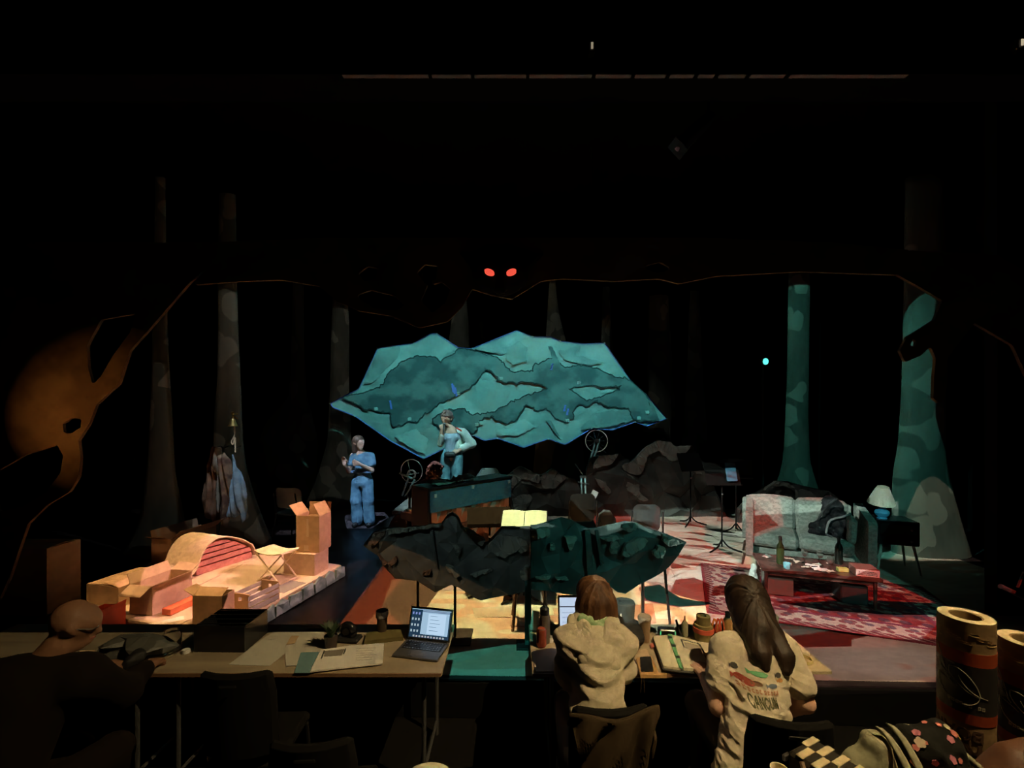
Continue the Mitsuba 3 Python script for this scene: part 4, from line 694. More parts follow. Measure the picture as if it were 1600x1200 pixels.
# ================================================================= people
def head_bones(c, yaw, r=.095, pitch=0):
    """a face looking along yaw (degrees from +x, anticlockwise), c: centre of the skull"""
    R = rotz(yaw); q = math.radians(pitch); Rp = R@np.array([[math.cos(q), 0, -math.sin(q)], [0, 1, 0], [math.sin(q), 0, math.cos(q)]]); D = lambda x, y, z: np.asarray(c)+Rp@np.array([x, y, z])*(r/.095)
    return [(D(-.015, 0, .03), D(.012, 0, .025), .088*r/.095, .08*r/.095), (D(.0, 0, 0), D(.035, 0, -.075), .07*r/.095, .042*r/.095), (D(.07, 0, .015), D(.098, 0, -.022), .013*r/.095, .017*r/.095),
            (D(.06, .03, .03), D(.06, -.03, .03), .03*r/.095, .03*r/.095), (D(.07, 0, -.06), D(.075, 0, -.064), .02*r/.095, .018*r/.095), (D(.0, .078, -.005), D(-.01, .085, .012), .014*r/.095, .018*r/.095), (D(.0, -.078, -.005), D(-.01, -.085, .012), .014*r/.095, .018*r/.095)], D
def face(t, D, lip, r=.095):
    for s in (-1, 1):
        part(t, 'eye', xf(trimesh.creation.icosphere(1, .0095*r/.095), D(.083, s*.032, .012)), WHITE, True); part(t, 'eyebrow', tube([D(.09, s*.018, .034), D(.088, s*.034, .038), D(.078, s*.05, .033)], .0035, 5), INK)
        part(t, 'iris', xf(trimesh.creation.icosphere(1, .0055*r/.095), D(.0885, s*.032, .012)), INK, True)
    part(t, 'lips', tube([D(.078, -.022, -.052), D(.0915, 0, -.05), D(.078, .022, -.052)], [.003, .006, .003], 6), lip, True)
def hand_bones(w, d, up, side=1, L=.17, curl=.5, r=.0095):
    """wrist w, direction d of the fingers, up: back of the hand; a palm, four fingers and a thumb"""
    w = np.asarray(w, float); d = np.asarray(d, float)/np.linalg.norm(d); u = np.asarray(up, float); u = u-d*(u@d); u /= np.linalg.norm(u); s = np.cross(d, u)*side; b = []
    for k, (o, ln) in enumerate(((-.03, .85), (-.01, 1.0), (.01, .94), (.03, .75))):
        k0 = w+s*o*.7+d*.02; k1 = w+s*o+d*L*.5; b.append((k0, k1, r*1.35, r*1.1)); c1, c2 = curl*.6, curl*1.4
        p1 = k1+L*.26*ln*(d*math.cos(c1)-u*math.sin(c1)); p2 = p1+L*.24*ln*(d*math.cos(c2)-u*math.sin(c2)); b += [(k1, p1, r, r*.9), (p1, p2, r*.9, r*.75)]
    t0 = w+s*(-.02)+d*.03; t1 = t0-s*.035+d*.035-u*.008; t2 = t1-s*.008+d*.04-u*.018; b += [(t0, t1, r*1.4, r*1.1), (t1, t2, r*1.1, r*.85)]; return b
LIP = mat('lips', (.42, .14, .12), .5)
def hairmat(n, a, b): return mat(n, speck(a, b, 30, oct=3, st=(1, 1, .12)), .6, spec=.3)
H_DARK = hairmat('hair_dark', (.035, .018, .012), (.075, .04, .025)); H_BROWN = hairmat('hair_brown', (.011, .0055, .003), (.024, .012, .007)); H_RED = hairmat('hair_auburn', (.045, .018, .008), (.095, .042, .018)); H_CURL = hairmat('hair_curly', (.05, .03, .028), (.15, .095, .085))
def strands(m, amp=.004, f=70, seed=0):
    v = m.vertices; c = v.mean(0); a = np.arctan2(v[:, 1]-c[1], v[:, 0]-c[0]); n = m.vertex_normals; w = meshkit.fbm(np.stack([np.cos(a)*f*.12, np.sin(a)*f*.12, v[:, 2]*3], -1), 3, seed)-.5
    m = m.copy(); m.vertices = v+n*(amp*4*w)[:, None]; return m
def folds(amp, f=14, st=(1, 1, .5), seed=0):
    return lambda P, d: d+amp*(np.abs(meshkit.fbm(P*np.array(st)*f, 3, seed)-.5)*2-.25)
# ---- the woman in blue overalls, looking off to the right
o = gnd(566, 822); O = lambda x, y, z: o+np.array([x, y, z])
t = thing('person', 'woman in blue overalls standing at the left, looking away to the right', 'person')
hb, D = head_bones(O(-.055, -.02, 1.47), -28, .1, 8)
sk = hb+[(O(-.05, 0, 1.4), O(-.02, .02, 1.28), .05, .06), (O(-.02, .01, 1.26), O(0, .02, .95), .1, .11), (O(0, .02, .95), O(0, .02, .8), .11, .12), (O(-.08, .02, .8), O(-.11, -.01, .46), .085, .06), (O(-.11, -.01, .46), O(-.1, .05, .1), .058, .042), (O(.08, .02, .8), O(.11, -.02, .46), .085, .06), (O(.11, -.02, .46), O(.12, .04, .1), .058, .042),
   (O(-.17, .01, 1.26), O(-.235, .0, .97), .05, .04), (O(-.235, 0, .97), O(-.265, -.13, 1.1), .038, .028), (O(.16, .01, 1.26), O(.185, -.04, 1.0), .05, .042), (O(.185, -.04, 1.0), O(.02, -.2, 1.13), .04, .028),
   (O(-.1, .05, .06), O(-.11, -.08, .035), .045, .035), (O(.12, .04, .06), O(.14, -.09, .035), .045, .035)]
part(t, 'body', blob(sk+hand_bones(O(-.265, -.13, 1.1), (-.05, -.1, 1), (0, 1, .2), 1, .17, .5)+hand_bones(O(.02, -.2, 1.13), (-1, -.1, .45), (0, -1, .2), 1, .17, .9), .011, .022), SKIN, True); face(t, D, LIP, .1)
BLUE = mat('overall_blue', speck((.08, .17, .26), (.13, .25, .35), 9), .8)
part(t, 'overalls', blob([(O(-.09, .01, 1.25), O(.08, .01, 1.25), .075, .075), (O(-.01, 0, 1.2), O(0, .02, .98), .125, .125), (O(0, .02, .98), O(0, .02, .8), .125, .15), (O(-.08, .02, .8), O(-.11, -.01, .46), .11, .09), (O(-.11, -.01, .46), O(-.1, .04, .1), .09, .1), (O(.08, .02, .8), O(.115, -.02, .46), .11, .09), (O(.115, -.02, .46), O(.12, .03, .1), .09, .1), (O(-.15, .01, 1.24), O(-.2, .0, 1.12), .065, .06), (O(.15, .01, 1.25), O(.185, -.02, 1.12), .07, .075)], .013, .04, extra=folds(.022, 8, (1, 1, .4), 3)), BLUE, True)
part(t, 'belt', blob([(O(-.09, -.02, .97), O(.09, -.02, .97), .11, .11)], .015, .02, extra=lambda P, d: np.maximum(d, np.abs(P[..., 2]-.97)-.02)), mat('belt_blue', (.07, .12, .2), .8), True)
part(t, 'hair', strands(blob([(D(-.012, 0, .05), D(-.015, 0, .03), .104, .1), (D(-.05, .0, .0), D(-.07, .02, -.16), .08, .055), (D(-.05, .06, -.02), D(-.03, .09, -.15), .045, .03), (D(-.04, -.06, -.02), D(-.06, -.07, -.12), .04, .03)], .011, .03), .004), H_DARK, True)
for x, y, x2 in ((-.1, .05, -.11), (.12, .04, .14)): part(t, 'shoe', blob([(O(x, y+.01, .05), O(x2, -.1, .038), .05, .04)], .012, .01, extra=lambda P, d: np.maximum(d, .003-P[..., 2])), BLACK, True)
# ---- the singer on the riser
o = np.array([-1.05, 7.8, .403]); t = thing('person', 'woman in jeans and a pale open jacket standing behind the piano', 'person')
hb, D = head_bones(O(-.085, -.02, 1.5), -118, .1, -6)
sk = hb+[(O(-.07, 0, 1.43), O(0, .02, 1.32), .05, .06), (O(0, .01, 1.28), O(-.01, .01, 1.0), .105, .09), (O(-.01, .01, 1.0), O(0, .02, .85), .09, .12), (O(-.09, .01, .84), O(-.12, -.0, .45), .09, .06), (O(-.12, 0, .45), O(-.12, .04, .08), .058, .04), (O(.08, .01, .84), O(.09, -.02, .45), .09, .06), (O(.09, -.02, .45), O(.1, .03, .08), .058, .04),
   (O(-.16, .0, 1.3), O(-.18, -.08, 1.07), .048, .04), (O(-.18, -.08, 1.07), O(-.13, -.15, 1.31), .038, .027), (O(.17, .01, 1.3), O(.34, .03, 1.08), .05, .042), (O(.34, .03, 1.08), O(.15, -.08, .98), .04, .028), (O(-.12, .04, .05), O(-.13, -.09, .035), .044, .035), (O(.1, .03, .05), O(.12, -.1, .035), .044, .035)]
part(t, 'body', blob(sk+hand_bones(O(-.13, -.15, 1.31), (.0, -.0, 1), (0, -1, .1), 1, .15, 1.3)+hand_bones(O(.15, -.08, .98), (-1, -.3, -.4), (0, -1, .5), -1, .16, .5), .011, .022), SKIN, True); face(t, D, LIP, .1)
one('microphone', 'black microphone held to the mouth of the woman on the riser', 'microphone', cat(tube([O(-.12, -.175, 1.27), O(-.105, -.165, 1.41)], [.011, .015]), xf(trimesh.creation.icosphere(2, .024), O(-.103, -.163, 1.43))), DGREY, True)
JEAN = mat('jeans', speck((.07, .16, .19), (.12, .24, .28), 9), .8)
part(t, 'jeans', blob([(O(-.05, .02, .93), O(.05, .02, .93), .105, .105), (O(-.08, .01, .84), O(-.125, 0, .45), .118, .085), (O(-.125, 0, .45), O(-.12, .03, .1), .085, .09), (O(.08, .01, .84), O(.095, -.02, .45), .118, .085), (O(.095, -.02, .45), O(.1, .02, .1), .085, .09)], .012, .03, extra=folds(.014, 8, (1, 1, .4), 5)), JEAN, True)
part(t, 'tank_top', blob([(O(-.05, -.01, 1.2), O(.05, -.01, 1.2), .105, .105), (O(-.01, .0, 1.15), O(0, .01, .97), .115, .11)], .012, .03, extra=lambda P, d: np.maximum(folds(.01, 12, (1, 1, .6), 6)(P, d), P[..., 2]-(o[2]+1.27))), mat('tank', (.3, .38, .46), .8), True)
JK = mat('jacket_mint', speck((.42, .5, .45), (.56, .63, .56), 8), .8)
part(t, 'jacket', blob([(O(.12, .03, 1.3), O(.2, .02, 1.28), .065, .07), (O(.2, .02, 1.27), O(.35, .03, 1.08), .07, .075), (O(.35, .03, 1.08), O(.2, -.04, 1.0), .072, .06), (O(.12, -.0, 1.24), O(.1, -.06, .97), .045, .04), (O(.14, .06, 1.2), O(.12, .08, .95), .07, .06)], .012, .025, extra=folds(.022, 10, (1, 1, .8), 7)), JK, True)
part(t, 'jacket_sleeve', blob([(O(-.15, .02, 1.3), O(-.185, -.06, 1.1), .06, .055), (O(-.185, -.07, 1.08), O(-.15, -.13, 1.22), .055, .045)], .012, .02, extra=folds(.014, 10, (1, 1, .8), 8)), JK, True)
part(t, 'belt_pouch', blob([(O(-.06, -.12, .9), O(.03, -.12, .9), .055, .055)], .011, .02), BLACK, True)
part(t, 'red_strap', thick(grid(5, 3, lambda u, v: (o[0]+.09+.09*u, o[1]-.07-.02*np.sin(u*3), o[2]+1.345-.05*u+.03*v)), .012), mat('strap_red', (.6, .08, .05), .7), True)
r_ = np.random.default_rng(2); part(t, 'hair', blob([(D(-.012, 0, .062), D(-.02, 0, .04), .106, .104), (D(-.08, 0, .07), D(-.09, 0, .02), .06, .07)], .011, .03, wob=.06, wf=34, seed=2), H_CURL, True)
# ---- the pianist
o = np.array([-1.18, 6.57, 0]); f = np.array([.68, -.735, 0]); s_ = np.array([.735, .68, 0]); O2 = lambda x, y, z: o+f*x+s_*y+np.array([0, 0, z])
t = thing('person', 'curly haired pianist in a pink top, bent low behind the piano', 'person'); hb, D = head_bones(O2(.1, 0, 1.16), -47, .1, -25)
part(t, 'body', blob(hb+[(O2(.07, 0, 1.1), O2(.02, 0, .99), .05, .06), (O2(0, 0, .96), O2(-.03, 0, .62), .12, .13), (O2(-.02, -.09, .58), O2(.36, -.1, .56), .09, .06), (O2(-.02, .09, .58), O2(.36, .1, .56), .09, .06), (O2(.36, -.1, .56), O2(.33, -.1, .09), .055, .045), (O2(.36, .1, .56), O2(.33, .1, .09), .055, .045), (O2(.33, -.1, .05), O2(.44, -.1, .04), .045, .035), (O2(.33, .1, .05), O2(.44, .1, .04), .045, .035),
    (O2(.0, -.19, .96), O2(.1, -.23, .72), .05, .042), (O2(.1, -.23, .72), O2(.34, -.17, .775), .038, .027), (O2(0, .19, .96), O2(.1, .23, .72), .05, .042), (O2(.1, .23, .72), O2(.34, .17, .775), .038, .027)]+hand_bones(O2(.34, -.17, .775), f, (0, 0, 1), 1, .16, .5)+hand_bones(O2(.34, .17, .775), f, (0, 0, 1), -1, .16, .5), .013, .022), SKIN, True); face(t, D, LIP, .1)
part(t, 'top', blob([(O2(0, -.1, .97), O2(0, .1, .97), .09, .09), (O2(0, 0, .93), O2(-.03, 0, .6), .145, .145), (O2(0, -.18, .96), O2(.08, -.22, .78), .068, .06), (O2(0, .18, .96), O2(.08, .22, .78), .068, .06)], .014, .04, extra=folds(.014, 9, seed=9)), mat('top_pink', (.55, .2, .2), .8), True)
part(t, 'trousers', blob([(O2(-.02, -.09, .58), O2(.37, -.1, .56), .115, .085), (O2(-.02, .09, .58), O2(.37, .1, .56), .115, .085), (O2(.37, -.1, .56), O2(.33, -.1, .1), .08, .075), (O2(.37, .1, .56), O2(.33, .1, .1), .08, .075)], .014, .03), BLACK, True)
part(t, 'hair', blob([(D(-.02, 0, .05), D(-.03, 0, .03), .1, .1), (D(-.05, 0, -.02), D(-.08, 0, -.09), .085, .06), (D(-.01, .07, -.03), D(-.02, .08, -.09), .045, .035), (D(-.01, -.07, -.03), D(-.02, -.08, -.09), .045, .035)], .012, .04, wob=.085, wf=30, seed=4), H_CURL, True)

# ---- house chairs in front of the stage
ZH = -.28
FABB = mat('seat_fabric', (.007, .0065, .006), .95, spec=.1)
def house_chair(label, x, y, rz, w=.42, top=.66, hb=.46):
    t = thing('house_chair', label, 'chair', 'black padded chairs at the work tables'); R = lambda m: xf(m, (x, y, 0), rz=rz)
    g = box(w, .05, hb, .018); g = g.subdivide().subdivide(); v = g.vertices.copy(); k = np.clip((v[:, 2]-(hb-.12))/.12, 0, 1); v[:, 0] *= 1-.1*k**2; v[:, 1] += .05*(v[:, 0]/(w/2))**2-.10*v[:, 2]; g.vertices = v
    part(t, 'backrest', R(xf(g, (0, 0, top-hb))), FABB, 40); part(t, 'grip', R(xf(box(.085, .006, .018, .003), (0, -.078, top-.05), rx=12)), CHROME)
    part(t, 'seat', R(box(w, .42, .06, .02, (0, .24, ZH+.42))), FABB, 40)
    for s in (-1, 1):
        part(t, 'leg', R(tube([(s*w*.46, .02, top-.2), (s*w*.47, .08, ZH+.4), (s*w*.5, -.03, ZH+.013)], .011)), CHROME); part(t, 'leg', R(tube([(s*w*.46, .42, ZH+.42), (s*w*.5, .47, ZH+.013)], .011)), CHROME)
    return t
house_chair('black chair of the woman in the cream hoodie, a brown jacket over its back', .445, 2.03, 3, .37, .69)
house_chair('black chair behind the woman in the printed T-shirt', 1.2, 1.93, -8, .36, .70)
house_chair('empty black chair nearest the camera at the left work table', -.83, 1.86, 4, .36, .66)
house_chair('empty black chair pushed against the left work table', -1.4, 2.28, 2, .38, .7)
# ---- woman in the cream hoodie, from behind
P = lambda x, y, z: np.array([x, y, z]); t = thing('person', 'woman with auburn hair in a cream hoodie seated at the right work table', 'person')
hb, D = head_bones(P(.475, 2.62, .90), 98, .1, -12)
lap = lambda cx, w: [(P(cx-w, 2.28, .25), P(cx-w-.02, 2.72, .24), .095, .065), (P(cx+w, 2.28, .25), P(cx+w+.02, 2.72, .24), .095, .065), (P(cx-w-.02, 2.72, .24), P(cx-w-.02, 2.68, ZH+.09), .06, .045), (P(cx+w+.02, 2.72, .24), P(cx+w+.02, 2.68, ZH+.09), .06, .045), (P(cx-w-.02, 2.68, ZH+.055), P(cx-w-.02, 2.8, ZH+.04), .045, .036), (P(cx+w+.02, 2.68, ZH+.055), P(cx+w+.02, 2.8, ZH+.04), .045, .036)]
arms1 = [(P(.325, 2.48, .75), P(.305, 2.48, .565), .052, .046), (P(.305, 2.48, .565), P(.345, 2.74, .53), .043, .03), (P(.595, 2.48, .75), P(.61, 2.49, .575), .052, .046), (P(.61, 2.49, .575), P(.572, 2.74, .53), .043, .03)]
part(t, 'body', blob(hb+[(P(.47, 2.58, .84), P(.46, 2.52, .76), .05, .06), (P(.46, 2.48, .72), P(.45, 2.3, .3), .12, .13)]+lap(.45, .1)+arms1+hand_bones(P(.345, 2.74, .53), (.3, 1, -.2), (0, 0, 1), 1, .16, .4)+hand_bones(P(.572, 2.74, .53), (-.3, 1, -.2), (0, 0, 1), -1, .16, .4), .012, .022), SKIN, True); face(t, D, LIP, .1)
HOOD = mat('hoodie', speck((.51, .445, .32), (.56, .49, .36), 60), .95, spec=.03)
def hood_f(Pt, d):
    x, y, z = Pt[..., 0], Pt[..., 1], Pt[..., 2]; q = z+.35*(x-.45)**2*0; s = 0
    for z0, k, a, w in ((.735, .55, .022, .03), (.655, .95, .026, .034), (.575, .5, .014, .03), (.47, -.3, .02, .028), (.38, .35, .016, .025)): s = s+a*np.exp(-((z-z0-k*np.abs(x-.45)**1.6+.1*(x-.45))/w)**2)
    return d-s*(y < 2.52)+.012*(np.abs(meshkit.fbm(Pt*np.array([9, 9, 16]), 3, 12)-.5)*2-.2)
part(t, 'hoodie', blob([(P(.36, 2.48, .765), P(.56, 2.48, .765), .075, .075), (P(.46, 2.44, .70), P(.455, 2.33, .45), .125, .125), (P(.455, 2.33, .45), P(.45, 2.27, .25), .13, .145), (P(.325, 2.47, .755), P(.305, 2.47, .57), .07, .062), (P(.305, 2.47, .57), P(.34, 2.7, .535), .06, .05), (P(.595, 2.47, .755), P(.61, 2.48, .58), .068, .06), (P(.61, 2.48, .58), P(.575, 2.7, .535), .058, .05)], .0085, .045, pad=.06, extra=hood_f), HOOD, True)
ch = lambda pts, r: [(P(*a), P(*b), r[q], r[q+1]) for q, (a, b) in enumerate(zip(pts[:-1], pts[1:]))]
part(t, 'hood', blob(ch([(.345, 2.54, .83), (.355, 2.45, .785), (.395, 2.37, .71), (.455, 2.335, .665), (.52, 2.35, .695), (.562, 2.42, .775), (.572, 2.53, .835)], [.034, .045, .048, .05, .048, .045, .034])+ch([(.38, 2.55, .865), (.395, 2.47, .835), (.43, 2.41, .78), (.47, 2.39, .755), (.515, 2.41, .785), (.54, 2.46, .84), (.55, 2.54, .865)], [.022, .03, .036, .038, .036, .03, .022]), .008, .02, extra=folds(.012, 11, seed=31)), HOOD, True)
part(t, 'green_collar', blob([(P(.41, 2.5, .84), P(.5, 2.5, .835), .05, .05)], .01, .02, wob=.03, wf=30), mat('collar_green', speck((.2, .3, .16), (.36, .45, .28), 40), .85), True)
part(t, 'trousers', blob([(a, b, ra*1.15, rb*1.2) for a, b, ra, rb in lap(.45, .1)[:4]], .014, .03), BLACK, True)
part(t, 'hair', strands(blob([(D(-.02, 0, .05), D(-.02, 0, .03), .102, .1), (D(-.055, .02, 0), D(-.06, .03, -.12), .085, .07), (D(-.06, -.04, 0), D(-.075, -.055, -.17), .075, .055), (D(-.03, .07, -.02), D(-.01, .075, -.12), .045, .035), (D(-.03, -.07, -.02), D(-.05, -.085, -.2), .05, .035), (D(-.07, -.03, -.1), D(-.09, -.06, -.22), .06, .04)], .008, .03), .0045, 90, 3), H_RED, True)
# jacket over her chair
def jac(u, v):
    s = v*1.3-.3; a = np.clip(s, 0, 1); b = np.clip(-s, 0, 1); top = .685+.035*u+.01*np.sin(u*9); lo = .07+.25*np.sin(np.pi*np.clip(u*.86+.04, 0, 1))**.8+.05*np.sin(u*11)
    x = .445+(u-.5)*(.39-.10*a*(1-u)*0)-.02*a*np.sin(u*7)+.06*a*(.5-u); y = 1.955-.055*np.sqrt(np.clip(1-(b/.3)**2, 0, 1))+.12*b-.05*a+.03*np.clip(a*4, 0, 1)*np.sin(u*17+7*a)+.05*((u-.5)*2)**2
    return x, y, top-.012*(b/.3)**2-lo*a-.26*b*(b > .1)+.02*np.sin(u*13+s*8)*a
one('brown_jacket', 'dark brown jacket draped over the chair of the woman in the hoodie', 'jacket', thick(grid(40, 26, jac), .014), mat('jacket_brown', (.034, .023, .013), .95, spec=.1), True)
# ---- woman in the printed T-shirt, from behind
t = thing('person', 'woman with long dark brown hair in a printed cream T-shirt seated at the right', 'person'); hb, D = head_bones(P(1.325, 2.56, .92), 100, .1, -10)
arms2 = [(P(1.13, 2.4, .745), P(1.06, 2.3, .50), .054, .046), (P(1.06, 2.3, .50), P(1.1, 2.58, .5), .044, .03), (P(1.46, 2.38, .745), P(1.49, 2.28, .53), .054, .046), (P(1.49, 2.28, .53), P(1.42, 2.42, .37), .044, .03)]
lap2 = [(a+(.8, -.05, 0), b+(.8, -.0, 0), ra, rb) for a, b, ra, rb in lap(.45, .1)]
part(t, 'body', blob(hb+[(P(1.32, 2.52, .86), P(1.31, 2.44, .75), .05, .06), (P(1.3, 2.38, .7), P(1.22, 2.2, .3), .12, .13)]+lap2+arms2+hand_bones(P(1.1, 2.58, .505), (.2, 1, 0), (0, 0, 1), 1, .16, .4)+hand_bones(P(1.42, 2.42, .37), (-.6, .6, -.2), (0, 0, 1), -1, .16, .4), .012, .022), SKIN, True); face(t, D, LIP, .1)
SHIRT = mat('tshirt', speck((.6, .52, .38), (.68, .6, .45), 28), .9, spec=.06)
def sh_f(Pt, d):
    x, y, z = Pt[..., 0], Pt[..., 1], Pt[..., 2]; w = meshkit.fbm(Pt*np.array([8, 8, 17])+np.stack([z*5, 0*z, x*7], -1), 3, 21); return d+.038*(np.abs(w-.5)*2-.25)*np.clip((.80-z)/.2, .15, 1)
shirt = blob([(P(1.19, 2.4, .755), P(1.42, 2.39, .755), .075, .075), (P(1.29, 2.35, .68), P(1.2, 2.2, .46), .14, .145), (P(1.2, 2.2, .46), P(1.14, 2.12, .26), .145, .175), (P(1.14, 2.4, .745), P(1.095, 2.34, .605), .078, .078), (P(1.45, 2.38, .745), P(1.475, 2.31, .615), .074, .076)], .0085, .035, pad=.06, extra=sh_f)
part(t, 'shirt', shirt, SHIRT, True)
def project(m, x, z, y0=1.7, off=.0025):
    """a flat print in x, z wrapped onto the back of the shirt"""
    m = m.subdivide_to_size(.012, max_iter=6) if hasattr(m, 'subdivide_to_size') else m; v = m.vertices; O_ = np.c_[x+v[:, 0], np.full(len(v), y0), z+v[:, 1]]
    loc, idx, _ = shirt.ray.intersects_location(O_, np.tile([0, 1., 0], (len(v), 1)), multiple_hits=False); y = np.full(len(v), np.nan); y[idx] = loc[:, 1]; y = np.where(np.isnan(y), np.nanmean(y), y)
    return trimesh.Trimesh(np.c_[O_[:, 0], y-off-.0004*(v[:, 2] > 1e-6), O_[:, 2]], m.faces, process=False)
tm = meshkit.text_mesh('CANCUN', .036, .001, bold=True); tm.apply_scale((.122/np.ptp(tm.vertices[:, 0]), 1, 1)); part(t, 'shirt_lettering', project(tm, 1.142, .605), mat('print_olive', (.09, .09, .04), .9))
for x, z, a, b, m in ((1.222, .715, .036, .009, GREEN), (1.155, .68, .034, .013, mat('print_red', (.3, .06, .04), .9)), (1.2, .682, .02, .008, mat('print_brown', (.17, .09, .05), .9)), (1.265, .68, .022, .008, mat('print_blue', (.12, .14, .18), .9)), (1.31, .715, .014, .01, INK), (1.315, .695, .015, .008, mat('print_orange', (.5, .25, .08), .9)), (1.135, .715, .016, .012, INK)):
    q = affinity.scale(sg.Point(0, 0).buffer(1, 12), a, b).union(sg.Polygon([(-a*.8, 0), (-a*1.35, b*.9), (-a*1.35, -b*.9)])); part(t, 'shirt_print', project(ext(q, .001), x, z), m)
for i in range(11): part(t, 'shirt_print', project(ext(sg.box(0, 0, .0085, .013).difference(sg.box(.0028, .004, .0085 if i % 2 else .006, .009)), .001), 1.125+.0145*i+(.005 if i > 5 else 0), .65), mat('print_faint', (.42, .22, .12), .9))
part(t, 'trousers', blob([(a, b, ra*1.15, rb*1.2) for a, b, ra, rb in lap2[:4]], .014, .03), BLACK, True)
part(t, 'hair', strands(blob([(D(-.02, 0, .05), D(-.02, 0, .03), .108, .104), (D(-.04, .0, .01), P(1.315, 2.4, .835), .112, .108), (P(1.275, 2.36, .83), P(1.258, 2.27, .775), .064, .05), (P(1.258, 2.27, .775), P(1.26, 2.235, .735), .05, .026), (P(1.365, 2.36, .83), P(1.372, 2.27, .77), .066, .052), (P(1.372, 2.27, .77), P(1.365, 2.23, .725), .052, .028)], .008, .018), .0045, 100, 5), H_BROWN, True)
# ---- the bald man at the far left
t = thing('person', 'bald man in dark clothes bent over the table at the far left', 'person'); hb, D = head_bones(P(-2.07, 2.12, 1.0), 38, .092, -18)
part(t, 'body', blob(hb+[(P(-2.1, 2.08, .93), P(-2.16, 2.03, .82), .062, .07), (P(-2.17, 2.0, .75), P(-2.22, 1.85, .32), .15, .15), (P(-2.2, 1.85, .24), P(-2.1, 2.35, .22), .1, .07), (P(-2.4, 1.85, .24), P(-2.32, 2.35, .22), .1, .07), (P(-2.1, 2.35, .22), P(-2.1, 2.32, ZH+.06), .06, .05), (P(-2.32, 2.35, .22), P(-2.32, 2.32, ZH+.06), .06, .05), (P(-2.1, 2.32, ZH+.05), P(-2.08, 2.46, ZH+.04), .05, .038), (P(-2.32, 2.32, ZH+.05), P(-2.3, 2.46, ZH+.04), .05, .038),
    (P(-1.95, 2.05, .80), P(-1.98, 2.28, .58), .06, .05), (P(-1.98, 2.28, .58), P(-2.12, 2.6, .53), .046, .034), (P(-2.4, 1.98, .80), P(-2.5, 2.2, .58), .06, .05), (P(-2.5, 2.2, .58), P(-2.38, 2.58, .53), .046, .034)]+hand_bones(P(-2.12, 2.6, .53), (-.25, 1, -.15), (0, 0, 1), 1, .18, .7, .0105)+hand_bones(P(-2.38, 2.58, .53), (.3, 1, -.15), (0, 0, 1), -1, .18, .7, .0105), .011, .022), SKIN2, True); face(t, D, LIP, .092)
DKC = mat('coat_black', (.010, .007, .005), .95, spec=.1)
part(t, 'sweater', blob([(P(-2.0, 2.05, .80), P(-2.36, 1.98, .80), .1, .1), (P(-2.17, 1.98, .74), P(-2.24, 1.84, .3), .175, .18), (P(-1.96, 2.06, .79), P(-1.98, 2.28, .59), .085, .075), (P(-1.98, 2.28, .59), P(-2.1, 2.55, .54), .07, .052), (P(-2.4, 1.98, .79), P(-2.5, 2.2, .59), .085, .075), (P(-2.5, 2.2, .59), P(-2.4, 2.53, .54), .07, .052)], .013, .05, extra=folds(.016, 8, seed=14)), DKC, True)
part(t, 'trousers', blob([(P(-2.2, 1.85, .24), P(-2.1, 2.36, .22), .12, .09), (P(-2.4, 1.85, .24), P(-2.32, 2.36, .22), .12, .09), (P(-2.1, 2.36, .22), P(-2.1, 2.32, ZH+.1), .085, .075), (P(-2.32, 2.36, .22), P(-2.32, 2.32, ZH+.1), .085, .075)], .015, .03), DKC, True)
for s in (-1, 1): part(t, 'glasses', tube([D(.09, s*.04, .01), D(.07, s*.075, .012), D(.0, s*.088, .012)], .0028, 5), CHROME)
house_chair('black chair under the bald man at the far left', -2.3, 1.6, -6, .42, .62)
# ================================================================= work tables in front of the stage
ZW = .47
TOPM = mat('table_top', speck((.28, .22, .15), (.35, .28, .19), 4, oct=4, st=(.4, 3, 1)), .5); TOPR = mat('table_top_pale', speck((.48, .38, .23), (.58, .47, .3), 4, oct=4, st=(.4, 3, 1)), .5); EDGE = mat('table_edge', (.2, .11, .06), .6)
def work_table(label, x0, x1, m, y0=2.645, y1=3.265):
    t = thing('work_table', label, 'table', 'work tables'); part(t, 'tabletop', box(x1-x0, y1-y0, .022, .004, ((x0+x1)/2, (y0+y1)/2, ZW-.022)), m); part(t, 'edge_band', cat(box(x1-x0-.01, .006, .02, c=((x0+x1)/2, y0-.002, ZW-.021))), EDGE)
    for x in (x0+.12, x1-.12):
        for y in (y0+.08, y1-.08): part(t, 'leg', tube([(x, y, ZW-.02), (x, y, ZH+.003)], .014), DGREY)
        part(t, 'crossbar', tube([(x, y0+.08, ZH+.1), (x, y1-.08, ZH+.1)], .01), DGREY)
work_table('work table at the left with the laptop and plant', -2.15, -.415, TOPM); work_table('work table at the far left in front of the bald man', -3.6, -2.16, TOPM); work_table('work table at the right where the two women sit', .12, 1.78, TOPM)
one('drawing_board', 'pale wooden drawing board at the right end of the right work table', 'board', xf(ext(sg.Polygon([(1.28, 2.632), (1.88, 2.632), (1.9, 3.2), (1.5, 3.25)]), .016), (0, 0, ZW+.001)), TOPR)
def G(u, v, dz=0.0): return gnd(u, v, ZW+dz)+np.array([0, 0, .0012])
LAY = [0]
def sheet(label, px, m, th=.002, name='paper_sheet', cat_='paper', dz=0, group=None):
    LAY[0] += 1; q = sg.Polygon([gnd(u, v, ZW)[:2] for u, v in px]); return one(name, label, cat_, xf(ext(q, th), (0, 0, ZW+.0008+dz+.0006*(LAY[0] % 5))), m, group=group)
sheet('large pale sheet lying beside the dark bin on the left work table', [(357, 1039), (413, 997), (442, 979), (481, 981), (470, 1002), (421, 1041)], PAPER2)
sheet('second pale sheet on the left work table, its far end lit teal', [(447, 1042), (445, 1013), (462, 997), (480, 982), (507, 982), (508, 1030), (484, 1041)], PAPER2, dz=.003)
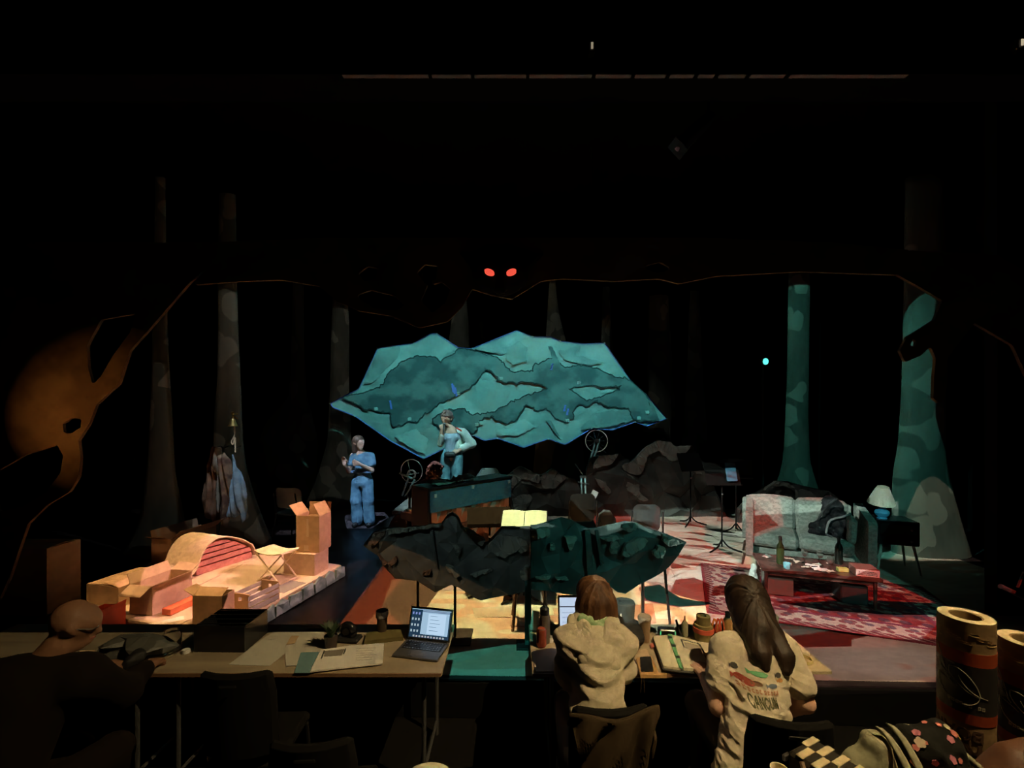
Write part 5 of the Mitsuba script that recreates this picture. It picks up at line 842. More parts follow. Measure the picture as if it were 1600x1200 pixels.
sheet('blue-green strip of paper under the open script', [(470, 1022), (500, 1021), (486, 1054), (460, 1054)], mat('paper_teal', (.14, .25, .27), .85), dz=.006)
sheet('small brown card between the two pale sheets', [(455, 996), (467, 996), (460, 1008), (447, 1010)], CARD, dz=.007)
t = thing('open_script', 'open script with a framed note on its left page, on the left work table', 'script')
for px in ([(484, 1054), (501, 1020), (546, 1013), (543, 1047)], [(546, 1013), (600, 1009), (598, 1041), (543, 1047)]): part(t, 'page', xf(ext(sg.Polygon([gnd(u, v, ZW)[:2] for u, v in px]), .008), (0, 0, ZW+.011)), PAPER)
for px in ([(507, 1022), (538, 1019), (534, 1029), (506, 1031)],): part(t, 'note', xf(ext(sg.Polygon([gnd(u, v, ZW)[:2] for u, v in px]), .0008), (0, 0, ZW+.0192)), mat('note_grey', (.2, .17, .14), .9))
for px in ([(506, 1021), (508, 1021), (503, 1034), (501, 1034)], [(539, 1018), (541, 1018), (538, 1027), (536, 1027)]): part(t, 'ink_mark', xf(ext(sg.Polygon([gnd(u, v, ZW)[:2] for u, v in px]), .0008), (0, 0, ZW+.0192)), INK)
for i in range(6): part(t, 'text_line', xf(ext(sg.Polygon([gnd(u, v, ZW)[:2] for u, v in [(556, 1018+3.6*i), (588-3*(i % 3), 1016.5+3.6*i), (588-3*(i % 3), 1017.4+3.6*i), (556, 1018.9+3.6*i)]]), .0006), (0, 0, ZW+.0192)), mat('ink_faint', (.5, .46, .39), .9))
# laptop
p0 = G(612, 1027); lx = np.array([.286, -.062, 0]); lx /= np.linalg.norm(lx); put = lambda m: frame(m, p0, lx); t = thing('laptop', 'open laptop showing a pale document window on the left work table', 'laptop')
ALU = mat('aluminium', (.12, .115, .115), .4, .6)
part(t, 'base', put(box(.305, .213, .014, .004, (.1525, .1065, 0))), ALU); part(t, 'keyboard_well', put(box(.265, .105, .0006, c=(.1525, .145, .0141))), BLACK)
kb = []
for r in range(5):
    for c in range(13): kb.append(box(.0155, .015, .0014, c=(.036+.0194*c, .104+.0205*r, .0146)))
k = part(t, 'keys', put(cat(kb)), GLOSSB); labels[k] = {'label': 'black keys', 'kind': 'stuff'}
kl = []
r_ = np.random.default_rng(8)
for r in range(5):
    for c in range(13):
        if r in (0, 4) or r_.random() < .3: kl.append(box(.005, .004, .0003, c=(.036+.0194*c, .104+.0205*r, .01605)))
k = part(t, 'key_legends', put(cat(kl)), BLACK, emitter=glow((.5, .52, .6), .5)); labels[k] = {'label': 'lit key legends', 'kind': 'stuff'}
part(t, 'trackpad', put(box(.1, .065, .0005, c=(.1525, .048, .0141))), mat('trackpad', (.09, .085, .085), .3))
TL = 22
scr = lambda m: put(xf(xf(m, rx=90-TL), (0, .213, .014)))   # screen: x across, y up the lid, z towards the viewer
part(t, 'lid', scr(box(.305, .203, .006, .002, (.1525, .1015, -.007))), ALU); part(t, 'bezel', scr(box(.299, .197, .001, c=(.1525, .1015, -.0008))), BLACK)
def ui(x0, y0, x1, y1, lev, col, mul): part(t, 'screen_'+lev[0], scr(box(x1-x0, y1-y0, .0003, c=((x0+x1)/2, (y0+y1)/2, .0003+.0004*lev[1]))), BLACK, emitter=glow(col, mul))
ui(.011, .013, .294, .19, ('desktop', 0), (.01, .035, .07), 1); ui(.011, .184, .294, .19, ('menu_bar', 1), (.2, .3, .4), 1.2); ui(.09, .035, .285, .182, ('window', 1), (.28, .42, .55), 1.2); ui(.135, .04, .262, .165, ('page', 2), (.4, .55, .7), 1.2); ui(.09, .172, .285, .178, ('toolbar', 2), (.1, .16, .25), 1.2)
for i in range(5): ui(.15, .148-.022*i, .15+.05+.012*(i % 3), .151-.022*i, ('text', 3), (.15, .25, .36), 1)
for r in range(4):
    for c in range(3): ui(.018+.022*c, .045+.036*r, .03+.022*c, .06+.036*r, ('icon', 1), (.35, .45, .5) if r < 3 else (.2, .25, .55), 1)
for i in range(11): ui(.04+.021*i, .016, .053+.021*i, .027, ('dock_icon', 1), (.35+.1*(i % 2), .4, .42), 1)
# things on the left table
t = thing('potted_plant', 'small leafy plant in a dark glass cup on the left work table', 'plant'); p = G(517, 1013); part(t, 'cup', lathe([(0, 0), (.035, 0), (.043, .085), (.038, .085), (.031, .008), (0, .008)], 20, p), mat('cup_dark', (.05, .035, .03), .25), 40); part(t, 'soil', cyl(.036, .004, p+(0, 0, .07)), INK)
LEAF = mat('leaf', (.035, .06, .03), .6)
for i in range(16):
    a = i*2.4; L_ = .09+.05*((i*7) % 5)/5; d = np.array([math.cos(a), math.sin(a), 0]); part(t, 'leaf', thick(grid(5, 3, lambda u, v: tuple((p+(0, 0, .07))[:, None, None]+d[:, None, None]*(.01+.5*L_*u**1.3)+np.array([-d[1], d[0], 0])[:, None, None]*((v-.5)*.028*np.sin(np.pi*np.clip(u+.08, 0, 1)))+np.array([0, 0, 1.])[:, None, None]*(L_*1.05*u-.25*L_*u**3))), .0015), LEAF, True)
one('black_pen', 'black pen sticking out left of the plant', 'pen', tube([G(480, 987)+(0, 0, .012), G(509, 985)+(0, 0, .012)], .005), BLACK)
t = thing('tape_dispenser', 'round black desk dispenser beside the plant', 'tape dispenser'); p = G(544, 1001); part(t, 'wheel', xf(ring(np.array([0, 0, .065]), .042, .024, (.35, 1, .1), 28), p), GLOSSB, True); part(t, 'foot', xf(box(.17, .09, .028, .01), p, rz=-5), BLACK); part(t, 'disc', xf(cyl(.036, .02), p+(0, .01, .065), rx=90), DGREY)
t = thing('tumbler', 'dark tumbler with a grey lid on the left work table', 'cup'); p = G(597, 991); part(t, 'cup', lathe([(0, 0), (.03, 0), (.036, .125), (0, .125)], 20, p), mat('tumbler_dark', (.05, .035, .025), .4), 40); part(t, 'lid', lathe([(0, .122), (.041, .122), (.043, .14), (.04, .165), (.03, .17), (0, .17)], 20, p), MGREY, 40)
sheet('thick olive notebook between the tumbler and laptop', [(569, 1008), (573, 994), (625, 987), (630, 1001)], mat('olive_cover', (.13, .105, .04), .6), .026, 'notebook', 'notebook')
# black wire-topped bin
t = thing('black_bin', 'open black bin with thin wires across its top on the left work table', 'bin'); q = [gnd(u, v, ZW)[:2] for u, v in ((303, 1019), (383, 1019))]; b0 = np.array([q[0][0], q[0][1], ZW+.001]); W_ = q[1][0]-q[0][0]; H_ = .165; D_ = .26
put = lambda m: frame(m, b0, (1, -.02, 0)); part(t, 'body', put(cat(box(W_, .006, H_, c=(W_/2, .003, 0)), box(W_, .006, H_, c=(W_/2, D_-.003, 0)), box(.006, D_, H_, c=(.003, D_/2, 0)), box(.006, D_, H_, c=(W_-.003, D_/2, 0)), box(W_, D_, .006, c=(W_/2, D_/2, 0)))), GLOSSB)
for i in range(4): part(t, 'wire', put(tube([(0, .03+.065*i, H_+.004), (W_, .04+.065*i, H_+.004)], .003, 5)), CHROME)
# far left clutter
PL = mat('clear_plastic', (.1, .1, .09), .3, spec=.5)
one('plastic_bag', 'crumpled grey plastic bag on the far left table', 'bag', xf(crag(sg.Polygon([(0, 0), (.42, .02), (.5, .1), (.42, .2), (.3, .24), (.12, .22), (.02, .12)]), 18, .13, .02, 33, 0), (-2.62, 2.86, ZW+.002), s=(1, 1, .55)), PL)
one('glass_jar', 'clear jar at the right end of the far left table', 'jar', lathe([(0, 0), (.05, 0), (.055, .01), (.055, .1), (.042, .12), (.042, .135), (.039, .135), (.039, .118), (.051, .1), (.051, .012), (0, .008)], 24, G(268, 1018)), GLASS, True)
one('white_roll', 'small white tape roll beside the jar on the left tables', 'roll', xf(lathe([(.012, 0), (.022, 0), (.022, .022), (.012, .022), (.012, 0)], 18), G(291, 1020)), WHITE, 40)
for i, (u, v) in enumerate(((136, 1018), (141, 1043))): one('drumstick', ['pale wooden stick nearer the head of the bald man', 'pale wooden stick lower at the hands of the bald man'][i], 'stick', tube([at(u-12, v, 2.35), at(u+12, v-1, 2.42)], .004), mat('stick', (.6, .45, .25), .6))
one('dark_pouch', 'dark pouch on the table at the hands of the bald man', 'pouch', blob([(G(200, 1048)+(0, 0, .04), G(214, 1042)+(0, 0, .06), .035, .04)], .01, .02, wob=.03, wf=26), BLACK, True)
# things on the right table
sheet('crumpled pale paper at the left end of the right work table', [(830, 1018), (868, 1012), (880, 1030), (884, 1050), (837, 1050)], mat('paper_tan', (.5, .4, .3), .9))
t = thing('drink_bottle', 'tall dark drink bottle at the left end of the right work table', 'bottle'); p = G(851, 1003); part(t, 'body', lathe([(0, 0), (.036, 0), (.038, .02), (.036, .17), (.03, .19), (0, .19)], 20, p), mat('bottle_grey', (.1, .08, .065), .3), 40); part(t, 'lid', lathe([(0, .185), (.031, .185), (.031, .225), (.02, .235), (0, .235)], 20, p), GLOSSB, 40); part(t, 'lid_loop', ring(p+(0, 0, .235), .015, .004, (1, 0, 0), 14), BLACK, True)
t = thing('drink_can', 'red drink can in front of the dark bottle', 'can'); p = G(846, 1010); part(t, 'body', lathe([(0, 0), (.026, 0), (.033, .01), (.033, .105), (.027, .118), (0, .116)], 20, p), mat('can_red', (.33, .07, .04), .35, .3), 40); part(t, 'rim', ring(p+(0, 0, .118), .027, .002, (0, 0.01, 1), 20), CHROME, True)
one('white_cup', 'small white cup beside the red can', 'cup', lathe([(0, 0), (.018, 0), (.022, .035), (.019, .035), (.016, .004), (0, .004)], 16, G(860, 1003)), WHITE, 40)
one('white_pack', 'folded white packet leaning beside the centre post', 'packet', xf(box(.05, .02, .13, .004), G(833, 985)+(0, 0, 0), rx=-8, ry=10), PAPER)
t = thing('tablet', 'tablet standing upright with a lit white page, behind the woman in the hoodie', 'tablet'); put = lambda m: xf(m, at(905, 1005, 2.98)*(1, 1, 0)+(0, 0, ZW+.004), rx=-14)
part(t, 'case', put(box(.27, .01, .30, .004)), BLACK); part(t, 'screen', put(box(.25, .0012, .275, c=(0, -.006, .012))), BLACK, emitter=glow((.5, .62, .78), 1.0)); part(t, 'toolbar', put(box(.25, .0006, .008, c=(0, -.0072, .225))), BLACK, emitter=glow((.08, .1, .14), 1))
for i in range(5): part(t, 'text_line', put(box(.12, .0006, .004, c=(-.05, -.0072, .19-.03*i))), BLACK, emitter=glow((.25, .32, .45), 1))
part(t, 'stand', xf(box(.12, .12, .004), at(905, 1005, 2.98)*(1, 1, 0)+(0, .02, ZW+.001)), BLACK)
t = thing('iced_coffee_cup', 'big clear cup with a black band, right of the woman in the hoodie', 'cup'); p = G(975, 996); part(t, 'cup', lathe([(0, 0), (.055, 0), (.064, .12), (0, .12)], 22, p), mat('cup_milky', (.34, .27, .21), .3), 40); part(t, 'band', lathe([(.064, .12), (.0655, .12), (.075, .235), (.072, .245), (.0, .245), (0, .24)], 22, p), mat('band_dark', (.06, .06, .055), .35), 40); part(t, 'sticker', xf(ext(sg.Point(0, 0).buffer(.012), .002), p+(-.03, -.061, .18), rx=90), PAPER)
t = thing('paper_cup', 'brown paper cup beside the black bag on the right work table', 'cup'); p = G(1007, 1002); part(t, 'cup', lathe([(0, 0), (.031, 0), (.042, .155), (.0, .155)], 22, p), mat('cup_brown', (.26, .17, .1), .7), 40); part(t, 'lid', lathe([(.0, .15), (.044, .15), (.045, .16), (.039, .172), (0, .172)], 22, p), mat('lid_brown', (.16, .1, .06), .5), 40)
one('black_bag', 'slumped black bag between the hoodie sleeve and the paper cup', 'bag', blob([(G(986, 1018)+(0, 0, .05), G(984, 1000)+(0, 0, .1), .05, .045), (G(988, 1012)+(0.03, 0, .05), G(996, 1000)+(0, 0, .1), .045, .03)], .01, .04, wob=.04, wf=20), BLACK, True)
t = thing('radio_charger', 'black device with green lights on the right work table', 'device'); p = G(1042, 994); part(t, 'body', xf(box(.115, .06, .055, .008), p, rz=-6), GLOSSB)
for s in (-1, 1):
    for i in range(3): part(t, 'light', xf(box(.007, .002, .009, c=(s*.048, -.031, .008+.014*i)), p, rz=-6), BLACK, emitter=glow((.1, .9, .3), .8))
t = thing('glue_bottle', 'squeeze bottle with a pink cap on the right work table', 'bottle'); p = G(1070, 994); part(t, 'body', lathe([(0, 0), (.02, 0), (.022, .01), (.021, .085), (.01, .105), (0, .105)], 18, p), mat('glue', (.3, .29, .2), .5), 40); part(t, 'nozzle', lathe([(0, .1), (.009, .1), (.003, .14), (0, .14)], 12, p), mat('pink_cap', (.55, .28, .2), .5), 40)
one('black_marker', 'black marker leaning beside the glue bottle', 'marker', tube([G(1066, 1000)+(0, 0, .01), G(1058, 985)+(0, .02, .06)], [.007, .008]), BLACK)
t = thing('tape_stack', 'stack of tape rolls, olive with one red, in front of the rug', 'tape'); p = G(1099, 999)
for z0, z1, r, m in ((0, .055, .058, 'a'), (.056, .085, .068, 'r'), (.086, .105, .06, 'a'), (.106, .16, .045, 'b')): part(t, 'tape_roll', lathe([(.02, z0), (r, z0), (r, z1), (.02, z1), (.02, z0)], 26, p), mat('tape_'+m, {'a': (.2, .16, .07), 'r': (.55, .1, .06), 'b': (.15, .12, .05)}[m], .5), 40)
t = thing('scissors_cup', 'black cup of scissors with red and orange handles beside the tape', 'scissors'); p = G(1121, 1001); part(t, 'cup', lathe([(0, 0), (.035, 0), (.04, .06), (.036, .06), (.03, .006), (0, .006)], 18, p), BLACK, 40)
for i, (dx, c) in enumerate(((-.028, (.6, .2, .06)), (-.004, (.6, .08, .05)), (.018, (.62, .12, .06)))): part(t, 'handle', tube(curve([p+(dx, 0, .03), p+(dx-.014, -.01, .085), p+(dx+.004, -.01, .15), p+(dx+.022, -.01, .09), p+(dx+.016, 0, .03)], 24), .006, 6), mat('handle%d' % i, c, .4), True)
t = thing('amber_bottle', 'small amber bottle with a black cap behind the scissors', 'bottle'); p = G(1137, 992); part(t, 'body', lathe([(0, 0), (.028, 0), (.03, .01), (.03, .1), (.014, .125), (0, .125)], 18, p), mat('amber', (.35, .2, .08), .25), 40); part(t, 'cap', cyl(.016, .035, p+(0, 0, .122)), BLACK, 40)
# binder, clipboard, phone
t = thing('ring_binder', 'thick open ring binder with a framed note on its page, on the right work table', 'binder')
def flat(px, z0, th): return xf(ext(sg.Polygon([gnd(u, v, ZW+.03)[:2] for u, v in px]), th), (0, 0, z0))
part(t, 'cover', flat([(1019, 995), (1044, 993), (1088, 1002), (1113, 1051), (1064, 1048), (1036, 1044)], ZW+.0175, .006), INK); part(t, 'left_page', flat([(1020, 995), (1043, 993), (1064, 1046), (1037, 1042)], ZW+.024, .012), mat('page_cream', (.72, .66, .48), .9)); part(t, 'right_page', flat([(1047, 993), (1087, 1003), (1112, 1049), (1068, 1046)], ZW+.024, .016), mat('page_cream2', (.72, .66, .5), .9)); part(t, 'spine', flat([(1043, 993), (1049, 993), (1067, 1047), (1062, 1046)], ZW+.036, .005), GREEN)
part(t, 'note', flat([(1069, 1006), (1090, 1010), (1096, 1019), (1072, 1015)], ZW+.0402, .0006), mat('note_grey2', (.3, .26, .2), .9))
for px in ([(1063, 1001), (1065, 1001), (1070, 1014), (1068, 1014)], [(1092, 1009), (1094, 1009), (1101, 1022), (1099, 1022)], [(1064, 1001), (1092, 1008), (1092.3, 1009), (1064, 1002)]): part(t, 'ink_mark', flat(px, ZW+.0402, .0007), INK)
for v, w in ((999, 1044), (1012, 1050), (1030, 1057)): part(t, 'ring', flat([(w-1, v-2), (w+5, v-2), (w+6, v+2), (w, v+2)], ZW+.041, .004), CHROME)
sheet('loose script page between the binder and the T-shirt woman', [(1090, 1004), (1124, 1008), (1136, 1030), (1114, 1046)], mat('paper_warm', (.6, .53, .4), .9), dz=.004)
sheet('tan paper under the phone, right of the hoodie', [(986, 1019), (1010, 1015), (1020, 1036), (996, 1040)], CARD2, dz=.002)
one('wood_block', 'orange wooden block under the phone at the table edge', 'board', flat([(994, 1026), (1018, 1024), (1029, 1049), (1042, 1050), (1042, 1053), (1001, 1053)], ZW+.006, .018), mat('wood_orange', (.62, .36, .15), .5))
t = thing('smartphone', 'black smartphone lying on the orange wooden block', 'phone'); q = sg.Polygon([gnd(u, v, ZW+.03)[:2] for u, v in ((1000, 1027), (1017, 1026), (1021, 1048), (1002, 1049))]).buffer(-.008).buffer(.008); part(t, 'body', xf(ext(q, .008), (0, 0, ZW+.0245)), BLACK); part(t, 'screen', xf(ext(q.buffer(-.004), .0008), (0, 0, ZW+.0326)), GLOSSB)
for i in range(2): one('cord', 'thin tan cord ends hanging off the table edge below the phone', 'cord', tube(curve([gnd(1003+3*i, 1052, ZW+.02)+(0, -.0, .008), at(1003+3*i, 1057, 2.63), at(1001+6*i, 1082, 2.63)], 10), .003, 5), mat('cord_tan', (.5, .33, .18), .8), True, group='cord ends')
sheet('small pink sticky note behind the phone', [(1015, 1009), (1022, 1006), (1025, 1013), (1017, 1015)], mat('pink_note', (.65, .22, .17), .9), dz=.006)
sheet('pink scrap beside the sleeve of the hoodie', [(988, 1016), (996, 1015), (997, 1019), (989, 1020)], mat('pink_note2', (.65, .22, .17), .9), dz=.009)
one('tape_ring', 'empty yellow tape ring lying on the drawing board', 'ring', lathe([(.042, 0), (.049, 0), (.049, .016), (.042, .016), (.042, 0)], 28, G(1256, 1037)+(0, 0, .018)), mat('tape_yellow', (.6, .5, .25), .6), 40)
one('work_glove', 'olive work glove lying at the far end of the drawing board', 'glove', blob([(G(1205, 985, .02)+(-.02, 0, .035), G(1207, 978, .02)+(0, 0, .035), .03, .028)]+hand_bones(G(1208, 978, .02)+(0, 0, .03), (.4, .9, 0), (0, 0, 1), 1, .17, .3, .0125), .008, .02), mat('glove', (.3, .25, .14), .9), True)
one('black_cable', 'short black cable lying on the drawing board behind the tape ring', 'cable', tube(curve([G(1214, 998, .02)+(0, 0, .006), G(1222, 1001, .02)+(0, 0, .006), G(1228, 1008, .02)+(0, 0, .006), G(1240, 1012, .02)+(0, 0, .006)], 16), .005, 6), BLACK, True)
# ================================================================= nearest the camera: counter, bags, cardboard rolls
struct('trim_3', box(1.25, .5, .98, .01, (1.35, 1.32, ZH)), BLACK, 'black counter in front of the camera at the right')
ZC = .70
CHK = mat('checker_cream', speck((.6, .48, .28), (.68, .56, .34), 20), .8); CHD = mat('checker_dark', (.022, .018, .014), .85, spec=.1)
t = thing('checkered_bag', 'black and cream checkered bag standing at the bottom right', 'bag'); o = np.array([.905, 1.475, ZC]); put = lambda m: frame(m, o, (.86, .43, 0))
part(t, 'body', put(box(.14, .17, .195, .012, (.07, -.085, .001))), CHD)
for i in range(2):
    for j in range(7):
        if (i+j) % 2: part(t, 'check', put(box(.067, .022, .003, c=(.036+.068*i, -.015-.0232*j, .1955))), CHK)
        if (i+j) % 2 == 0 and j < 6: part(t, 'check', put(box(.066, .003, .03, c=(.036+.068*i, -.171, .002+.032*j))), CHK)
part(t, 'buckle', put(box(.03, .012, .02, .003, (.0, .003, .16))), CHROME); part(t, 'strap', put(tube(curve([(-.004, -.05, .19), (-.03, -.09, .15), (-.02, -.12, .08), (-.004, -.1, .03)], 14), .008, 6)), mat('strap_brown', (.12, .08, .05), .8))
one('cream_mug', 'cream mug left of the checkered bag', 'mug', lathe([(0, 0), (.024, 0), (.0265, .004), (.0265, .17), (.022, .17), (.021, .01), (0, .01)], 24, np.array([.853, 1.43, ZC])), CREAM, 40)
OLV = mat('olive_canvas', speck((.21, .2, .13), (.28, .27, .18), 40), .9, spec=.08)
t = thing('olive_backpack', 'olive canvas backpack with two standing straps', 'backpack'); part(t, 'body', blob([((1.1, 1.45, ZC+.075), (1.2, 1.45, ZC+.075), .07, .07), ((1.12, 1.45, ZC+.12), (1.175, 1.45, ZC+.235), .065, .03), ((1.175, 1.45, ZC+.235), (1.19, 1.43, ZC+.1), .032, .06)], .008, .03, wob=.02, wf=18), OLV, True)
for x, z1, dx in ((1.178, .295, .075), (1.212, .305, .07)): part(t, 'strap', thick(grid(20, 4, lambda u, v: (x+dx*u**.8+.022*(v-.5)+.003*np.sin(u*9), 1.44-.17*u-.01*np.sin(u*np.pi)-.006*v, ZC+z1-.29*u**1.2-.006*(v-.5))), .006), OLV, True)
FLB = mat('floral_black', (.009, .009, .008), .9, spec=.08)
fb = blob([((1.33, 1.46, ZC+.1), (1.42, 1.47, ZC+.1), .085, .09), ((1.35, 1.47, ZC+.2), (1.4, 1.48, ZC+.22), .075, .06)], .008, .06, wob=.04, wf=16, seed=6)
t = thing('floral_bag', 'black bag printed with pink, yellow and cream flowers', 'bag'); part(t, 'body', fb, FLB, True); r_ = np.random.default_rng(12)
ray = trimesh.ray.ray_triangle.RayMeshIntersector(fb); FC = [mat('flower_%d' % i, c, .8) for i, c in enumerate(((.5, .16, .13), (.6, .5, .35), (.65, .45, .12), (.3, .1, .13)))]
for i in range(34):
    px, pz = r_.uniform(1.26, 1.5), r_.uniform(ZC+.06, ZC+.29); loc, idx, tri = ray.intersects_location([[px, 1.0, pz+.3]], [[0, .85, -.52]], multiple_hits=False)
    if len(loc):
        n = fb.face_normals[tri[0]]; n = n if n[1] < .3 else -n; s = r_.uniform(.004, .012); q = unary_union([affinity.translate(sg.Point(0, 0).buffer(s*.62, 6), s*.75*math.cos(a), s*.75*math.sin(a)) for a in np.arange(5)*1.257+i]).union(sg.Point(0, 0).buffer(s*.5, 6))
        part(t, 'flower', frame(ext(q, .002), loc[0]+n*.001, np.cross((.1, .2, 1.), n), n), FC[(0, 1, 0, 2, 1, 3)[i % 6]])
part(t, 'handle', tube(curve([(1.46, 1.44, ZC+.2), (1.505, 1.43, ZC+.15), (1.51, 1.42, ZC+.05)], 14), .012, 6), OLV, True)
one('pink_cloth', 'pink cloth tucked between the olive backpack and floral bag', 'cloth', blob([((1.27, 1.36, ZC+.15), (1.34, 1.35, ZC+.1), .03, .04), ((1.33, 1.36, ZC+.05), (1.4, 1.34, ZC+.045), .04, .04)], .009, .03, wob=.05, wf=22), mat('cloth_pink', (.5, .17, .15), .9), True)
one('brown_hide_bag', 'brown leather bag in the bottom right corner', 'bag', blob([((1.6, 1.44, ZC+.09), (1.78, 1.44, ZC+.1), .09, .1), ((1.64, 1.45, ZC+.17), (1.72, 1.45, ZC+.185), .06, .05)], .012, .05, wob=.03, wf=10), mat('leather_brown', (.07, .027, .013), .6), True)
t = thing('stool', 'round cream stool top at the bottom of the frame', 'stool'); part(t, 'top', lathe([(0, .742), (.085, .744), (.096, .752), (.094, .762), (.08, .765), (0, .765)], 36, (-.285, 1.5, 0)), CREAM, 40); part(t, 'post', tube([(-.285, 1.5, .744), (-.285, 1.5, ZH+.02)], .02), DGREY); part(t, 'foot', lathe([(0, ZH+.002), (.13, ZH+.002), (.13, ZH+.02), (0, ZH+.025)], 24, (-.285, 1.5, 0)), DGREY)
ROLLB = mat('roll_board', speck((.16, .1, .05), (.21, .135, .07), 30), .8, spec=.15); ROLLP = mat('roll_end', speck((.6, .45, .26), (.68, .52, .32), 60), .8); ROLLC = mat('roll_core', (.26, .16, .07), .85); BANDR = mat('band_red', (.2, .035, .012), .7, spec=.15); BANDK = mat('band_black', (.016, .014, .013), .55); LINE = mat('logo_line', (.26, .23, .17), .7); LET = mat('letter_dark', (.07, .035, .02), .7)
def wrap(m, c, R, phi, z):  # flat drawing (x along the round, y up, z outwards) onto a roll
    v = m.vertices; a = math.radians(phi)+v[:, 0]/R; r = R+v[:, 2]; return trimesh.Trimesh(np.stack([c[0]+r*np.cos(a), c[1]+r*np.sin(a), z+v[:, 1]], -1), m.faces, process=False)
def roll(label, x, y, top, bot, R, ph):
    t = thing('cardboard_roll', label, 'cardboard roll', 'printed cardboard rolls'); c = (x, y, 0); h = top-bot; ri = R*.6
    part(t, 'tube', lathe([(ri, bot), (R, bot), (R, top), (ri, top), (ri, bot)], 48, c), ROLLB, 40); part(t, 'end_face', lathe([(ri, top+.0004), (R-.0006, top+.0004), (R-.0006, top+.0012), (ri, top+.0012), (ri, top+.0004)], 48, c), ROLLP, 40); part(t, 'core', lathe([(ri+.001, bot), (ri+.001, top-.001), (ri-.006, top-.001), (ri-.006, bot)], 40, c), ROLLC, 40)
    for z0, z1, m in ((.115, .165, BANDR), (.165, .35, BANDK), (.35, .39, BANDR)): part(t, 'printed_band', lathe([(R+.0003, top-z1), (R+.0012, top-z1), (R+.0012, top-z0), (R+.0003, top-z0)], 48, c), m, 40)
    W = lambda m, s0, z: wrap(m, c, R, ph, top-z).copy() if False else wrap(xf(m, (s0, 0, 0)), c, R, ph, top-z)
    r_ = np.random.default_rng(4)
    for i in range(11): part(t, 'brown_print', W(xf(ext(affinity.rotate(affinity.scale(sg.Point(0, 0).buffer(1, 8), r_.uniform(.01, .026), r_.uniform(.003, .006)), -6), .0012), (0, 0, .0002)), -.16+.031*i, .045+.017*(i % 3)), ROLLC)
    crv = lambda pts: np.array(curve([((px-340)/4.44/395, -(py-530)/4.44/395) for px, py in pts], 40)); q = []
    for pts in ([(255, 505), (300, 500), (350, 535), (395, 605), (408, 668), (350, 645), (290, 590), (258, 545), (255, 505)], [(180, 582), (192, 640), (225, 690), (290, 728), (350, 733), (395, 705), (410, 668)], [(180, 582), (225, 590), (265, 605), (300, 628)], [(305, 548), (335, 605), (385, 652), (455, 680)], [(165, 400), (195, 430), (225, 500), (250, 578)], [(200, 520), (230, 552), (262, 590)]):
        p = crv(pts); q.append(tube(np.c_[p, np.full(len(p), .0015)], .0014, 5))
    part(t, 'emblem', W(cat(q).subdivide(), 0, .2), LINE)
    sm = [xf(ext(sg.box(0, 0, .009, .013).difference(sg.box(.003, .003 if i % 2 else .006, .0065, .010)), .001), (-.052+.012*i+(.014 if i > 5 else 0), -.0015*i, .0012)) for i in range(8)]; part(t, 'small_print', W(cat(sm), 0, .318), LINE)
    for txt, hh, z in (('BOARD', .042, .41), ('RAM', .07, .465)):
        m = meshkit.text_mesh(txt, hh, .001, bold=True); m.vertices = m.vertices*np.array([-1, -1, 1]); m = m.subdivide_to_size(.02); part(t, 'lettering', W(xf(m, (.055, 0, .0004)), 0, z), LET)
roll('tall printed cardboard roll with a leaf emblem, the left of the two', 1.813, 1.79, 1.195, ZC*.0+.23, .085, -135.7); roll('printed cardboard roll cut by the right edge of the frame', 2.0, 1.735, 1.125, .23, .085, -139)
struct('trim_4', box(.7, .5, .508, .01, (1.95, 1.82, ZH)), BLACK, 'black case that the cardboard rolls stand on')
# ================================================================= the lanterns themselves, hung out of the picture, with cut metal plates that shape the beams
def plate(name, opening, bars=()):
    """a thin metal plate 0.3 m in front of a lamp, cut so that its light falls only inside the given shapes (3-D outlines) and not on the bars"""
    p, tgt = np.array(LAMPS[name][0], float), np.array(LAMPS[name][1], float); f = tgt-p; f /= np.linalg.norm(f); r = np.cross(f, (0, 0, 1.)); r /= np.linalg.norm(r); u = np.cross(r, f)
    def pr(o):
        q = [np.asarray(x, float)-p for x in o]; return sg.Polygon([((v@r)/(v@f)*.3, (v@u)/(v@f)*.3) for v in q]).buffer(0)
    R = .3*math.tan(math.radians(LAMPS[name][3]))*1.12+.01; op = unary_union([pr(o) for o in opening])
    for b in bars: op = op.difference(pr(b))
    m = ext(sg.box(-R, -R, R, R).difference(op), .0015); v = m.vertices; m.vertices = p+f*(.3+v[:, 2:3])+r*v[:, 0:1]+u*v[:, 1:2]
    t = thing('stage_lantern', 'black stage lantern, %s, hung above the picture' % name.replace('_', ' '), 'stage lamp', 'stage lanterns'); part(t, 'gobo_plate', m, BLACK)
    h = lathe([(R*.9, .28), (R*.75, -.12), (.06, -.3), (0, -.3)], 20); part(t, 'housing', frame(h, p, r, f), BLACK); part(t, 'yoke', tube([p-f*.25, p-f*.25+(0, 0, 7.7-(p-f*.25)[2])], .015), BLACK)
gz = lambda px: [gnd(u, v) for u, v in px]
pl = lambda px, Y: [at(u, v, Y) for u, v in px]
SOFA = [(1150, 890), (1148, 770), (1290, 780), (1368, 800), (1372, 900)]
r_ = np.random.default_rng(5); bars = []
for i in range(26):
    u, v = r_.uniform(1015, 1175), 806+3.6*i+r_.uniform(-2, 2); w, h = r_.uniform(20, 48), r_.uniform(1.3, 2.8); bars.append(gz([(u-w, v-.1*w), (u, v-h-.02*w), (u+w, v+.16*w), (u+.1*w, v+h)]))
WHT = [gz([(985, 803), (1165, 803), (1260, 804), (1370, 850), (1368, 908), (1440, 935), (1470, 975), (1440, 1003), (1330, 990), (1200, 970), (1125, 985), (1060, 1040), (985, 1040)]),  pl(SOFA, 5.9)]
